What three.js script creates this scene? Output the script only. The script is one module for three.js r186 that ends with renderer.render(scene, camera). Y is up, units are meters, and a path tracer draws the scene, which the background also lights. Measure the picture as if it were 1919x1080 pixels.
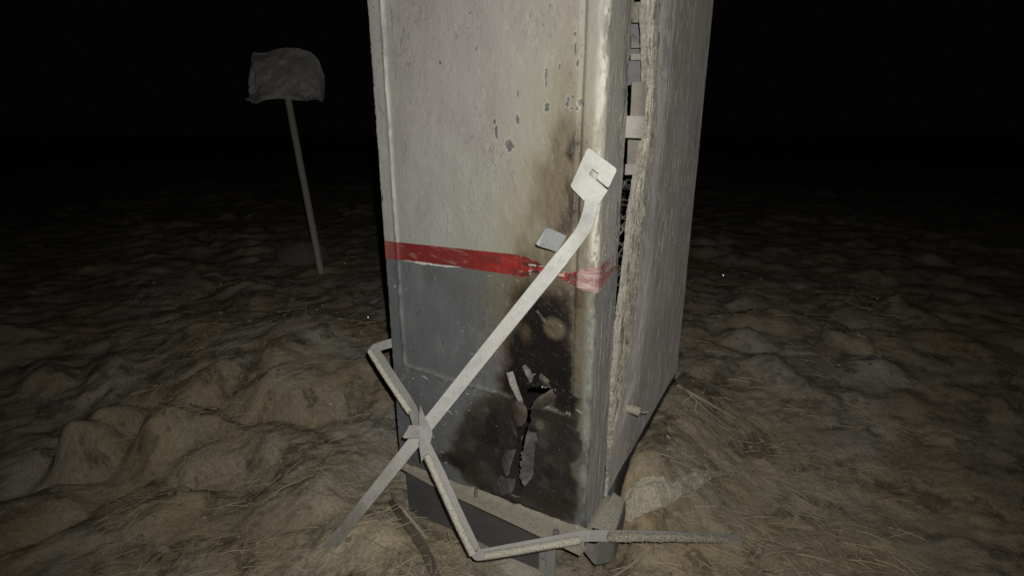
import * as THREE from 'three';
import { mergeGeometries, toCreasedNormals, mergeVertices } from 'three/addons/utils/BufferGeometryUtils.js';

// ---------------------------------------------------------------- camera, sky, lamp, exposure
const FOCAL = 1000, PCX = 959.5, PCY = 540, EYE = 1.45, PITCH = 0.2969;      // photo pixels of the 1919 x 1080 picture
const scene = new THREE.Scene();
const camera = new THREE.PerspectiveCamera(2 * Math.atan(540 / FOCAL) * 180 / Math.PI, 1919 / 1080, 0.02, 300);
camera.position.set(0, EYE, 0);
camera.rotation.x = -PITCH;
scene.add(camera);

const renderer = new THREE.WebGLRenderer({ antialias: true });
renderer.toneMapping = THREE.LinearToneMapping;
renderer.toneMappingExposure = 1.0;
renderer.shadowMap.enabled = true;

{ // moonless night sky
  const w = 16, h = 8, d = new Float32Array(w * h * 4);
  for (let i = 0; i < w * h; i++) { d[4 * i] = 0.0010; d[4 * i + 1] = 0.0009; d[4 * i + 2] = 0.0009; d[4 * i + 3] = 1; }
  const t = new THREE.DataTexture(d, w, h, THREE.RGBAFormat, THREE.FloatType);
  t.mapping = THREE.EquirectangularReflectionMapping; t.magFilter = THREE.LinearFilter; t.needsUpdate = true;
  scene.background = t; scene.environment = t;
}
// the torch held beside the lens, the only light of the place (its body is built further down)
const TORCH = new THREE.Vector3(0.035, EYE + 0.055, 0.012);
const torchLight = new THREE.SpotLight(0xfffcf5, 7.4, 0, 1.22, 0.85, 2);
torchLight.position.copy(TORCH);
torchLight.target.position.set(0.10, 1.16, -1.45);
torchLight.castShadow = true; torchLight.shadow.radius = 0.3; torchLight.shadow.mapSize.set(2048, 2048);
torchLight.shadow.camera.near = 0.05; torchLight.shadow.camera.far = 30;
scene.add(torchLight, torchLight.target);

// ---------------------------------------------------------------- helpers
const V3 = (x, y, z) => new THREE.Vector3(x, y, z);
function rng(seed) { let a = seed >>> 0; return () => { a = (a + 0x6D2B79F5) | 0; let t = Math.imul(a ^ (a >>> 15), 1 | a); t = (t + Math.imul(t ^ (t >>> 7), 61 | t)) ^ t; return ((t ^ (t >>> 14)) >>> 0) / 4294967296; }; }
const PERM = new Uint8Array(512); { const r = rng(7), p = [...Array(256).keys()]; for (let i = 255; i > 0; i--) { const j = Math.floor(r() * (i + 1)); [p[i], p[j]] = [p[j], p[i]]; } for (let i = 0; i < 512; i++) PERM[i] = p[i & 255]; }
function n2(x, y) { // value noise -1..1
  const xi = Math.floor(x), yi = Math.floor(y), fx = x - xi, fy = y - yi, X = xi & 255, Y = yi & 255;
  const u = fx * fx * (3 - 2 * fx), v = fy * fy * (3 - 2 * fy);
  const a = PERM[PERM[X] + Y], b = PERM[PERM[(X + 1) & 255] + Y], c = PERM[PERM[X] + ((Y + 1) & 255)], d = PERM[PERM[(X + 1) & 255] + ((Y + 1) & 255)];
  return ((a + (b - a) * u) + ((c + (d - c) * u) - (a + (b - a) * u)) * v) / 127.5 - 1;
}
function fbm(x, y, o = 4) { let s = 0, a = 0.5, n = 0; for (let i = 0; i < o; i++) { s += a * n2(x, y); n += a; a *= 0.5; x = x * 2.03 + 17.1; y = y * 2.03 + 9.7; } return s / n; }
const clamp = (x, a = 0, b = 1) => Math.min(b, Math.max(a, x));
const ss = (a, b, x) => { const t = clamp((x - a) / (b - a)); return t * t * (3 - 2 * t); };
const lerp = (a, b, t) => a + (b - a) * t;
const mix3 = (a, b, t) => [lerp(a[0], b[0], t), lerp(a[1], b[1], t), lerp(a[2], b[2], t)];
const toS = (c) => c <= 0.0031308 ? 12.92 * c : 1.055 * Math.pow(c, 1 / 2.4) - 0.055;
const g2 = (d) => Math.exp(-d * d);
function pw(pts, x) { // piecewise linear [[x,y],...]
  if (x <= pts[0][0]) return pts[0][1];
  for (let i = 1; i < pts.length; i++) if (x <= pts[i][0]) return lerp(pts[i - 1][1], pts[i][1], (x - pts[i - 1][0]) / (pts[i][0] - pts[i - 1][0]));
  return pts[pts.length - 1][1];
}
function inPoly(P, x, y) { let c = false; for (let i = 0, j = P.length - 1; i < P.length; j = i++) if ((P[i][1] > y) !== (P[j][1] > y) && x < (P[j][0] - P[i][0]) * (y - P[i][1]) / (P[j][1] - P[i][1]) + P[i][0]) c = !c; return c; }
function segDist(P, x, y) { let m = 1e9; for (let i = 1; i < P.length; i++) { const [ax, ay] = P[i - 1], [bx, by] = P[i], dx = bx - ax, dy = by - ay, t = clamp(((x - ax) * dx + (y - ay) * dy) / (dx * dx + dy * dy)); m = Math.min(m, Math.hypot(x - ax - t * dx, y - ay - t * dy)); } return m; }

// photo pixel -> direction, then a distance from what the thing touches
const CP = Math.cos(PITCH), SP = Math.sin(PITCH);
function ray(px, py) { const x = (px - PCX) / FOCAL, y = -(py - PCY) / FOCAL; return V3(x, y * CP - SP, -y * SP - CP); }
const EYEV = V3(0, EYE, 0);
const T = (px, py, t) => ray(px, py).multiplyScalar(t).add(EYEV);                   // at a depth
const onY = (px, py, y) => { const r = ray(px, py); return T(px, py, (y - EYE) / r.y); };   // on a level
// the cabinet's own axes: x along the front, z out of the front
const ANG = 0.49735, CW = 0.729, CD = 1.281;
const EX = V3(Math.cos(ANG), 0, Math.sin(ANG)), EN = V3(-Math.sin(ANG), 0, Math.cos(ANG));
const ORG = V3(0.226, 0, -1.3576).addScaledVector(EX, -CW);
const toL = (P) => { const q = P.clone().sub(ORG); return V3(q.dot(EX), q.y, q.dot(EN)); };
const toW = (x, y, z) => ORG.clone().addScaledVector(EX, x).addScaledVector(EN, z).add(V3(0, y, 0));
function fm(px, py, d = 0) { const r = ray(px, py), o = ORG.clone().addScaledVector(EN, d).sub(EYEV); const l = toL(T(px, py, o.dot(EN) / r.dot(EN))); return [l.x, l.y]; }   // front face, metres
function rm(px, py, dx = 0) { const r = ray(px, py), o = ORG.clone().addScaledVector(EX, CW + dx).sub(EYEV); const l = toL(T(px, py, o.dot(EX) / r.dot(EX))); return [l.z, l.y]; }  // right face, metres

const counts = {};
function numbered(n) { const k = counts[n] = (counts[n] ?? -1) + 1; return k ? `${n}_${String(k).padStart(3, '0')}` : n; }
function thing(name, label, category, at = V3(0, 0, 0), group) { const o = new THREE.Group(); o.name = numbered(name); o.position.copy(at); o.userData = { label, category }; if (group) o.userData.group = group; scene.add(o); return o; }
function mesh(name, geo, m, parent, label) { const o = new THREE.Mesh(geo, m); o.name = name; o.castShadow = o.receiveShadow = true; if (label) o.userData.label = label; parent.add(o); return o; }
function part(name, geo, m, root, label) { geo.translate(-root.position.x, -root.position.y, -root.position.z); return mesh(name, geo, m, root, label); }   // world-space geometry into a thing

function grid(nu, nv, fn, uv, keep) { // fn(i/nu, j/nv) -> [x,y,z]
  const P = new Float32Array((nu + 1) * (nv + 1) * 3), U = new Float32Array((nu + 1) * (nv + 1) * 2), I = [];
  for (let j = 0, k = 0; j <= nv; j++) for (let i = 0; i <= nu; i++, k++) { const p = fn(i / nu, j / nv); P[3 * k] = p[0]; P[3 * k + 1] = p[1]; P[3 * k + 2] = p[2]; const t = uv ? uv(i / nu, j / nv, p) : [p[0], p[1]]; U[2 * k] = t[0]; U[2 * k + 1] = t[1]; }
  for (let j = 0; j < nv; j++) for (let i = 0; i < nu; i++) { if (keep && !keep((i + 0.5) / nu, (j + 0.5) / nv)) continue; const a = j * (nu + 1) + i, b = a + 1, c = a + nu + 1, d = c + 1; I.push(a, b, d, a, d, c); }
  const g = new THREE.BufferGeometry(); g.setAttribute('position', new THREE.BufferAttribute(P, 3)); g.setAttribute('uv', new THREE.BufferAttribute(U, 2)); g.setIndex(I); g.computeVertexNormals(); return g;
}
// a solid sheet between two edges (arrays of Vector3), with a thickness behind it
function poly(pts) { const c = new THREE.CatmullRomCurve3(pts, false, 'centripetal'); return (t) => c.getPoint(t); }
function lin(pts) { const L = [0]; for (let i = 1; i < pts.length; i++) L.push(L[i - 1] + pts[i].distanceTo(pts[i - 1])); return (t) => { const d = t * L[L.length - 1]; let i = 1; while (i < pts.length - 1 && L[i] < d) i++; return pts[i - 1].clone().lerp(pts[i], clamp((d - L[i - 1]) / (L[i] - L[i - 1] || 1))); }; }
function sheet(A, B, nu, nv, thick, o = {}) {
  const fa = (o.straight ? lin : poly)(A), fb = (o.straight ? lin : poly)(B), wob = o.wob || (() => 0);
  const pos = [], P = (i, j) => pos[j * (nu + 1) + i];
  for (let j = 0; j <= nv; j++) for (let i = 0; i <= nu; i++) { const t = i / nu, w = j / nv, p = fa(t).lerp(fb(t), w); if (o.warp) o.warp(p, t, w); pos.push(p); }
  const nor = pos.map((_, k) => { const i = k % (nu + 1), j = Math.floor(k / (nu + 1)); const du = P(Math.min(i + 1, nu), j).clone().sub(P(Math.max(i - 1, 0), j)), dv = P(i, Math.min(j + 1, nv)).clone().sub(P(i, Math.max(j - 1, 0))); return du.cross(dv).normalize(); });
  const flip = o.face && nor[Math.floor(nor.length / 2)].dot(o.face) < 0 ? -1 : 1;
  const front = pos.map((p, k) => p.clone().addScaledVector(nor[k], flip * wob(k % (nu + 1) / nu, Math.floor(k / (nu + 1)) / nv)));
  const back = front.map((p, k) => p.clone().addScaledVector(nor[k], -flip * thick));
  const tri = [], uv = [], LU = fa(0).distanceTo(fa(1)), LV = fa(0.5).distanceTo(fb(0.5));
  const quad = (a, b, c, d, ua, ub, uc, ud) => { for (const [p, q] of [[a, ua], [b, ub], [c, uc], [a, ua], [c, uc], [d, ud]]) { tri.push(p.x, p.y, p.z); uv.push(q[0], q[1]); } };
  const U = (i, j) => [i / nu * LU, j / nv * LV], K = (i, j) => j * (nu + 1) + i;
  for (let j = 0; j < nv; j++) for (let i = 0; i < nu; i++) {
    const a = K(i, j), b = K(i + 1, j), c = K(i + 1, j + 1), d = K(i, j + 1);
    quad(front[a], front[b], front[c], front[d], U(i, j), U(i + 1, j), U(i + 1, j + 1), U(i, j + 1));
    quad(back[d], back[c], back[b], back[a], U(i, j + 1), U(i + 1, j + 1), U(i + 1, j), U(i, j));
  }
  const rim = (a, b, ua, ub) => quad(front[a], back[a], back[b], front[b], ua, [ua[0], ua[1] + thick], [ub[0], ub[1] + thick], ub);
  for (let i = 0; i < nu; i++) { rim(K(i, 0), K(i + 1, 0), U(i, 0), U(i + 1, 0)); rim(K(i + 1, nv), K(i, nv), U(i + 1, nv), U(i, nv)); }
  for (let j = 0; j < nv; j++) { rim(K(0, j + 1), K(0, j), U(0, j + 1), U(0, j)); rim(K(nu, j), K(nu, j + 1), U(nu, j), U(nu, j + 1)); }
  const g = new THREE.BufferGeometry(); g.setAttribute('position', new THREE.Float32BufferAttribute(tri, 3)); g.setAttribute('uv', new THREE.Float32BufferAttribute(uv, 2));
  return toCreasedNormals(g, o.crease ?? 0.7);
}
// a lumpy round cord along a path: foam seals, twigs, wires
function cord(pts, radius, o = {}) {
  const f = (o.straight ? lin : poly)(pts), n = o.n || 60, m = o.m || 8, seed = o.seed || 0, rough = o.rough ?? 0, P = [], U = [], I = [];
  let L = 0; for (let i = 1; i <= 20; i++) L += f(i / 20).distanceTo(f((i - 1) / 20));
  for (let i = 0; i <= n; i++) {
    const t = i / n, p = f(t), d = f(Math.min(1, t + 0.01)).sub(f(Math.max(0, t - 0.01))).normalize();
    const a = V3(0, 0, 0).crossVectors(d, Math.abs(d.y) > 0.9 ? V3(1, 0, 0) : V3(0, 1, 0)).normalize(), b = V3(0, 0, 0).crossVectors(d, a);
    const r0 = (typeof radius === 'function' ? radius(t) : radius) * (i === 0 || i === n ? (o.blunt ? 0.93 : 0.35) : 1);
    for (let j = 0; j <= m; j++) {
      const w = (j % m) / m * Math.PI * 2; let c = Math.cos(w), s = Math.sin(w);
      if (o.square) { const k = 1 / Math.pow(Math.pow(Math.abs(c), 4) + Math.pow(Math.abs(s), 4), 0.25); c *= k; s *= k; }
      const r = r0 * (1 + (o.teeth || 0) * Math.sin(t * L * 6.2832 / 0.0046) + rough * (n2(t * L * 260 + seed, (j % m) * 1.7 + seed) * 0.6 + n2(t * L * 90 + seed * 2, (j % m) * 0.9) * 0.5));
      const q = p.clone().addScaledVector(a, c * r * (o.flat ?? 1)).addScaledVector(b, s * r); P.push(q.x, q.y, q.z); U.push(t * L, j / m * 6.3 * r0);
    }
  }
  for (let i = 0; i < n; i++) for (let j = 0; j < m; j++) { const a = i * (m + 1) + j, b = a + m + 1; I.push(a, b, a + 1, a + 1, b, b + 1); }
  for (const e of [0, n]) { const p = f(e / n); const k = P.length / 3; P.push(p.x, p.y, p.z); U.push(0, 0); for (let j = 0; j < m; j++) { const a = e * (m + 1) + j; e ? I.push(a, k, a + 1) : I.push(a, a + 1, k); } }
  const g = new THREE.BufferGeometry(); g.setAttribute('position', new THREE.Float32BufferAttribute(P, 3)); g.setAttribute('uv', new THREE.Float32BufferAttribute(U, 2)); g.setIndex(I); g.computeVertexNormals(); return g;
}
// a flat outline (metres) pushed out into a plate
function plate(outline, thick, z, holes = [], bevel = 0.0008) {
  const s = new THREE.Shape(outline.map(([x, y]) => new THREE.Vector2(x, y)));
  for (const h of holes) s.holes.push(new THREE.Path(h.map(([x, y]) => new THREE.Vector2(x, y))));
  const g = new THREE.ExtrudeGeometry(s, { depth: thick, bevelEnabled: bevel > 0, bevelThickness: bevel, bevelSize: bevel, bevelSegments: 2, steps: 1 }); g.translate(0, 0, z); return g;
}
function roundCorners(P, rads) { // outline with rounded corners
  const out = []; for (let i = 0; i < P.length; i++) { const p = P[i], a = P[(i + P.length - 1) % P.length], b = P[(i + 1) % P.length], r = rads[i] || 0; if (!r) { out.push(p); continue; }
    const la = Math.hypot(a[0] - p[0], a[1] - p[1]), lb = Math.hypot(b[0] - p[0], b[1] - p[1]), A = [lerp(p[0], a[0], r / la), lerp(p[1], a[1], r / la)], B = [lerp(p[0], b[0], r / lb), lerp(p[1], b[1], r / lb)];
    for (let k = 0; k <= 5; k++) { const t = k / 5; out.push([(1 - t) * (1 - t) * A[0] + 2 * t * (1 - t) * p[0] + t * t * B[0], (1 - t) * (1 - t) * A[1] + 2 * t * (1 - t) * p[1] + t * t * B[1]]); } }
  return out;
}

// ---------------------------------------------------------------- textures
function dataTex(w, h, fn, srgb, repeat) { // fn(x/w, y/h) -> linear rgb or number
  const d = new Uint8Array(w * h * 4);
  for (let y = 0, k = 0; y < h; y++) for (let x = 0; x < w; x++, k += 4) { const c = fn((x + 0.5) / w, (y + 0.5) / h); if (typeof c === 'number') d[k] = d[k + 1] = d[k + 2] = clamp(c) * 255; else for (let i = 0; i < 3; i++) d[k + i] = clamp(srgb ? toS(c[i]) : c[i]) * 255; d[k + 3] = 255; }
  const t = new THREE.DataTexture(d, w, h, THREE.RGBAFormat); t.magFilter = THREE.LinearFilter; t.minFilter = THREE.LinearMipmapLinearFilter; t.generateMipmaps = true;
  t.wrapS = t.wrapT = THREE.RepeatWrapping; if (srgb) t.colorSpace = THREE.SRGBColorSpace; if (repeat) t.repeat.set(repeat[0], repeat[1]); t.needsUpdate = true; return t;
}
function tiled(fn) { return (u, v) => { const wu = ss(0.85, 1, u), wv = ss(0.85, 1, v); const a = fn(u, v); if (!wu && !wv) return a; const m = (p, q, t) => typeof p === 'number' ? lerp(p, q, t) : mix3(p, q, t); const b = m(a, fn(u - 1, v), wu); const c = m(fn(u, v - 1), fn(u - 1, v - 1), wu); return m(b, c, wv); }; }
// speckled dust lying on bare steel
const dustMap = dataTex(512, 512, tiled((u, v) => { const k = 0.86 + 0.10 * fbm(u * 9, v * 9, 5) + 0.10 * n2(u * 190, v * 190) + 0.06 * n2(u * 70 + 5, v * 70); const p = ss(0.30, 0.6, fbm(u * 16 + 40, v * 16, 4)); return [k - 0.14 * p, k - 0.15 * p, k - 0.17 * p]; }), true, [4, 4]);
const dustBump = dataTex(512, 512, tiled((u, v) => 0.5 + 0.25 * n2(u * 200, v * 200) + 0.2 * fbm(u * 30, v * 30, 4)), false, [4, 4]);
const foamMap = dataTex(512, 512, tiled((u, v) => { const k = 0.84 + 0.16 * n2(u * 120, v * 120) + 0.08 * n2(u * 40, v * 40), h = ss(0.45, 0.75, n2(u * 60 + 8, v * 60 + 3)) * 0.3; return [k * (1 - h), k * (1 - h), k * (1 - h)]; }), true, [6, 6]);
const foamBump = dataTex(512, 512, tiled((u, v) => 0.5 + 0.35 * n2(u * 120, v * 120) + 0.25 * n2(u * 55 + 2, v * 55) - 0.3 * ss(0.45, 0.75, n2(u * 60 + 8, v * 60 + 3))), false, [6, 6]);
const std = (rgb, o = {}) => { const { r = 0.8, metal = 0, ...rest } = o; const m = new THREE.MeshStandardMaterial({ roughness: r, metalness: metal, side: THREE.DoubleSide, ...rest }); m.color.setRGB(...rgb); return m; };
const dusty = (o) => { const m = new THREE.MeshPhysicalMaterial({ roughness: 1, side: THREE.DoubleSide, sheen: 0.9, sheenRoughness: 0.55, ...o }); m.sheenColor.setRGB(0.62, 0.59, 0.55); return m; };   // paint under a film of fine dust
const barMap = dataTex(512, 512, tiled((u, v) => { const a = fbm(u * 7 + 3, v * 7, 5), b = ss(0.05, 0.4, fbm(u * 12 + 20, v * 12 + 6, 4)), sc = ss(0.55, 0.75, n2(u * 6 + v * 90, v * 30 - u * 40)) * 0.5, k = 0.90 + 0.08 * a + 0.06 * n2(u * 200, v * 200) + 0.04 * n2(u * 60, v * 60) - 0.10 * b - 0.10 * sc; return [k, k, k + 0.006 * b]; }), true, [2, 2]);
const M = {
  bar: std([0.60, 0.595, 0.565], { r: 0.5, map: barMap, bumpMap: dustBump, bumpScale: 0.0004 }),
  strip: std([0.40, 0.39, 0.37], { r: 0.55, map: barMap, bumpMap: dustBump, bumpScale: 0.0005 }),
  foam: std([0.68, 0.655, 0.56], { r: 0.95, map: foamMap, bumpMap: foamBump, bumpScale: 0.0012 }),
  foamDirty: std([0.50, 0.46, 0.37], { r: 0.95, map: foamMap, bumpMap: foamBump, bumpScale: 0.004 }),
  ledge: std([0.42, 0.385, 0.305], { r: 0.95, map: foamMap, bumpMap: foamBump, bumpScale: 0.0012 }),
  plinth: std([0.125, 0.120, 0.120], { r: 0.5, map: barMap, bumpMap: dustBump, bumpScale: 0.0005 }),
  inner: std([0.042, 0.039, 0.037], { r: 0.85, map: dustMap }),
  innerSteel: std([0.24, 0.24, 0.245], { r: 0.5, map: dustMap }),
  innerPale: std([0.40, 0.385, 0.35], { r: 0.7, map: dustMap, bumpMap: dustBump, bumpScale: 0.0004 }),
  innerTan: std([0.30, 0.28, 0.23], { r: 0.8, map: dustMap, bumpMap: dustBump, bumpScale: 0.0005 }),
  wire: std([0.19, 0.175, 0.15], { r: 0.8 }),
  cream: std([0.50, 0.47, 0.38], { r: 0.95, map: foamMap, bumpMap: foamBump, bumpScale: 0.0025 }),
  bolt: std([0.20, 0.185, 0.165], { r: 0.6, map: dustMap }),
  twig: std([0.46, 0.41, 0.31], { r: 0.9, map: foamMap, bumpMap: foamBump, bumpScale: 0.001 }),
  bark: std([0.20, 0.17, 0.125], { r: 0.95, map: foamMap, bumpMap: foamBump, bumpScale: 0.003 }),
  tornSheet: std([0.56, 0.51, 0.40], { r: 0.95, map: foamMap, bumpMap: foamBump, bumpScale: 0.003 }),
  sign: std([0.44, 0.425, 0.40], { r: 0.6, map: dustMap, bumpMap: dustBump, bumpScale: 0.001 }),
  pole: std([0.42, 0.39, 0.34], { r: 0.6, map: dustMap }),
  flake: std([0.46, 0.45, 0.42], { r: 0.6 }),
  flakeGrey: std([0.38, 0.39, 0.39], { r: 0.5 }),
};

// ---------------------------------------------------------------- ground
const MOUNDS = [ // local cabinet axes x, z, radius x, radius z, height
  [0.80, -0.60, 0.24, 0.24, 0.19], [0.78, -1.08, 0.26, 0.28, 0.16], [0.82, -0.38, 0.13, 0.12, 0.09], [0.78, -0.86, 0.16, 0.16, 0.06], [0.77, -0.44, 0.10, 0.15, 0.075], [0.06, 0.20, 0.20, 0.17, 0.10], [0.30, 0.34, 0.16, 0.14, 0.085], [-0.25, 0.25, 0.30, 0.30, 0.05],
  [0.72, 0.12, 0.16, 0.10, 0.03], [1.25, -0.15, 0.3, 0.25, 0.05],
];
function ground(x, z) {
  const D = -z, q = toL(V3(x, 0, z));
  let h = 0.02 + 0.20 * ss(1.55, 3.4, D) + 0.03 * ss(3.5, 9, D);
  for (const [mx, mz, rx, rz, mh] of MOUNDS) h += mh * g2(Math.hypot((q.x - mx) / rx, (q.z - mz) / rz));
  h += 0.20 * g2(Math.hypot((x + 1.25) / 0.75, (D - 2.75) / 0.48));                              // bank of thrown-up soil and ice
  const left = ss(-0.45, -0.75, x) * ss(1.35, 1.75, D);
  const wx = x + 0.10 * fbm(x * 4, z * 4, 2), wz = z + 0.10 * fbm(x * 4 + 30, z * 4, 2);
  const lump = 1 - Math.abs(n2(wx * 3.1 + 3.7, wz * 3.1 + 1.3)), lump2 = 1 - Math.abs(n2(wx * 7.5 + 20, wz * 7.5));
  const far = ss(1.9, 2.8, D), amp = Math.max(left * (1 - 0.55 * ss(2.4, 3.6, D)), far * 0.4);
  const a = 1 - Math.pow(1 - lump, 1), mask = 0.35 + 0.65 * ss(-0.25, 0.35, fbm(x * 1.7 + 12, z * 1.7 + 5, 2)), billow = mask * (Math.sqrt(Math.pow(1 - lump, 2) + 0.012) * 0.20 + (1 - lump2) * 0.05 * (0.4 + (1 - lump)));
  h += amp * (billow - 0.03);
  h += (0.022 + 0.006 * amp) * fbm(x * 7, z * 7 + 50, 4) + 0.006 * fbm(x * 28, z * 28, 3) * (0.6 + 0.4 * n2(x * 3, z * 3)) + 0.005 * n2(x * 62, z * 62) * ss(-0.3, 0.4, n2(x * 9 + 4, z * 9)) + 0.012 * Math.max(0, fbm(x * 15 + 8, z * 15, 3));
  if (D > 5) h += 0.12 * fbm(x * 0.35, z * 0.35 + 9, 3) * ss(5, 14, D);
  // the cabinet's own footprint and the hollow under its front stay clear
  const inF = ss(-0.05, 0.02, q.x) * ss(0.742, 0.728, q.x) * ss(0.07, 0.0, q.z) * ss(-1.36, -1.29, q.z);
  h = lerp(h, Math.min(h, 0.015), inF * (q.z > -1.29 ? 1 : 0.5));
  const hollow = g2(Math.hypot((q.x - 0.52) / 0.13, (q.z - 0.04) / 0.09)) + 0.8 * g2(Math.hypot((q.x - 0.79) / 0.06, (q.z + 0.20) / 0.07));
  return h - 0.06 * clamp(hollow);
}
{
  const N = 780, b = 5.0, a = 0.75, zc = -1.75;
  const soil = (u, v) => { // 1.5 m tile of frozen soil, grit and fibres
    const f = fbm(u * 10, v * 10, 5), g = n2(u * 170, v * 170), e = n2(u * 330, v * 330), dark = ss(0.05, 0.5, fbm(u * 17 + 11, v * 17, 5) + 0.2 * n2(u * 90, v * 90)), warm = fbm(u * 5 + 60, v * 5, 3);
    const k = 0.86 + 0.22 * f + 0.15 * g + 0.13 * e - 0.40 * dark; return [k * (1 + 0.10 * warm), k, k * (1 - 0.14 * warm)]; };
  const colMap = dataTex(1024, 1024, tiled(soil), true), bmp = dataTex(1024, 1024, tiled((u, v) => 0.5 + 0.08 * fbm(u * 44 + 3, v * 44, 3) + 0.24 * n2(u * 170, v * 170) + 0.18 * n2(u * 330, v * 330)), false);
  const g = grid(N, N, (u, v) => { const x = a * Math.sinh(b * (2 * u - 1)), z = zc - a * Math.sinh(b * (2 * v - 1)); return [x, ground(x, z), z]; }, (u, v, p) => [p[0] / 1.5 + 0.03 * n2(p[0] * 2, p[2] * 2), p[2] / 1.5]);
  const p = g.attributes.position, c = new Float32Array(p.count * 3);
  for (let i = 0; i < p.count; i++) {
    const x = p.getX(i), z = p.getZ(i), q = toL(V3(x, 0, z)), D = -z;
    const warm = fbm(x * 2.3 + 5, z * 2.3, 3), pat = fbm(x * 5 + 9, z * 5 + 4, 4), cold = ss(-0.1, 0.35, fbm(x * 1.9 + 33, z * 1.9 + 8, 3));
    let col = mix3([0.32, 0.260, 0.175], [0.45, 0.385, 0.285], 0.5 + 0.8 * pat);
    col = mix3(col, [0.38, 0.295, 0.185], clamp(warm * 0.9));                                   // ochre clay
    col = mix3(col, [0.50, 0.47, 0.45], cold * 0.5 * (0.55 + 0.45 * pat));                        // dirty ice
    const dust = g2(Math.hypot((q.x - 0.18) / 0.32, (q.z - 0.30) / 0.24)) + 0.3 * g2(Math.hypot((q.x - 1.0) / 0.25, (q.z + 0.55) / 0.5));
    col = mix3(col, [0.54, 0.485, 0.37], clamp(dust) * (0.6 + 0.35 * pat));                       // pale dust fallen off the cabinet
    c.set(col, 3 * i);
  }
  g.setAttribute('color', new THREE.BufferAttribute(c, 3));
  const o = mesh('ground', g, std([1, 1, 1], { r: 0.95, map: colMap, bumpMap: bmp, bumpScale: 0.0035, vertexColors: true }), scene);
  o.userData = { kind: 'structure', label: 'uneven frozen brown soil and dirty ice around the cabinet', category: 'ground' };
}

// ---------------------------------------------------------------- the cabinet
const cab = thing('metal_cabinet', 'tall dented grey steel cabinet with red tape band and a burnt split front', 'cabinet', ORG);
cab.rotation.y = -ANG;
const Y0 = 0.25, Y1 = 1.98, RC = 0.014, S1 = CW - RC, S2 = S1 + RC * Math.PI / 2, S3 = S2 + 0.158, SL = -0.03;
// profile of the front shell: a short left return, the front, a rounded corner, the right return
function prof(s) {
  if (s < 0) return [0, s, -1, 0];
  if (s <= S1) return [s, 0, 0, 1];
  if (s <= S2) { const t = (s - S1) / RC; return [S1 + RC * Math.sin(t), -RC + RC * Math.cos(t), Math.sin(t), Math.cos(t)]; }
  return [CW, -RC - (s - S2), 1, 0];
}
const retS = (z) => S2 + (-z - RC);                           // right face depth -> shell coordinate
const Fs = (arr) => arr.map(([x, y]) => fm(x, y));
// the torn split and the burst above it (outline in metres on the front)
const SPLIT = Fs([[990, 750], [998, 766], [997, 786], [993, 804], [987, 818], [982, 845], [979, 870], [977, 893], [986, 908], [974, 920], [960, 924], [962, 905], [954, 893], [956, 878], [962, 858], [967, 840], [971, 818], [975, 804], [983, 792], [984, 775], [980, 752]]);
const BURST = Fs([[984, 742], [992, 726], [1006, 722], [1018, 724], [1034, 728], [1024, 738], [1010, 748], [1001, 760], [988, 758]]);
const SPLITLINE = Fs([[1010, 738], [988, 765], [986, 795], [975, 840], [967, 885], [968, 918]]);
const BARE = [[985, 858, 11, 44, 1], [981, 897, 9, 14, 1], [952, 872, 11, 18, 1], [948, 909, 15, 13, 1], [1003, 822, 10, 12, 0.6]].map(([x, y, rx, ry, k]) => { const [u, v] = fm(x, y); return [u, v, rx * 1.75e-3, ry * 1.55e-3, k]; });
const BROWN_SPOTS = [[974, 770, 15, 30, 1], [1018, 752, 26, 13, 0.9], [1012, 797, 8, 14, 0.9], [1026, 860, 26, 20, 0.5], [912, 770, 26, 14, 0.7]].map(([x, y, rx, ry, k]) => { const [u, v] = fm(x, y); return [u, v, rx * 1.75e-3, ry * 1.55e-3, k]; });
const BUBBLE = fm(1040, 616), BUBBLE2 = fm(985, 625);
function vBead(u) { return 0.658 - 0.035 * u; }
function beadAt(u, v) { // the pressed stiffening bead: left, bottom, right
  let k = 0; const vb = vBead(u);
  if (v > vb) k = Math.max(k, g2((u - 0.052 - 0.0015 * n2(v * 9, 3)) / 0.0065) * ss(vb - 0.002, vb + 0.012, v));
  if (u > 0.048 && u < 0.675) k = Math.max(k, g2((v - vb - 0.003 * n2(u * 14, 8)) / 0.0075) * ss(0.046, 0.055, u) * ss(0.678, 0.655, u));
  return k;
}
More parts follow.
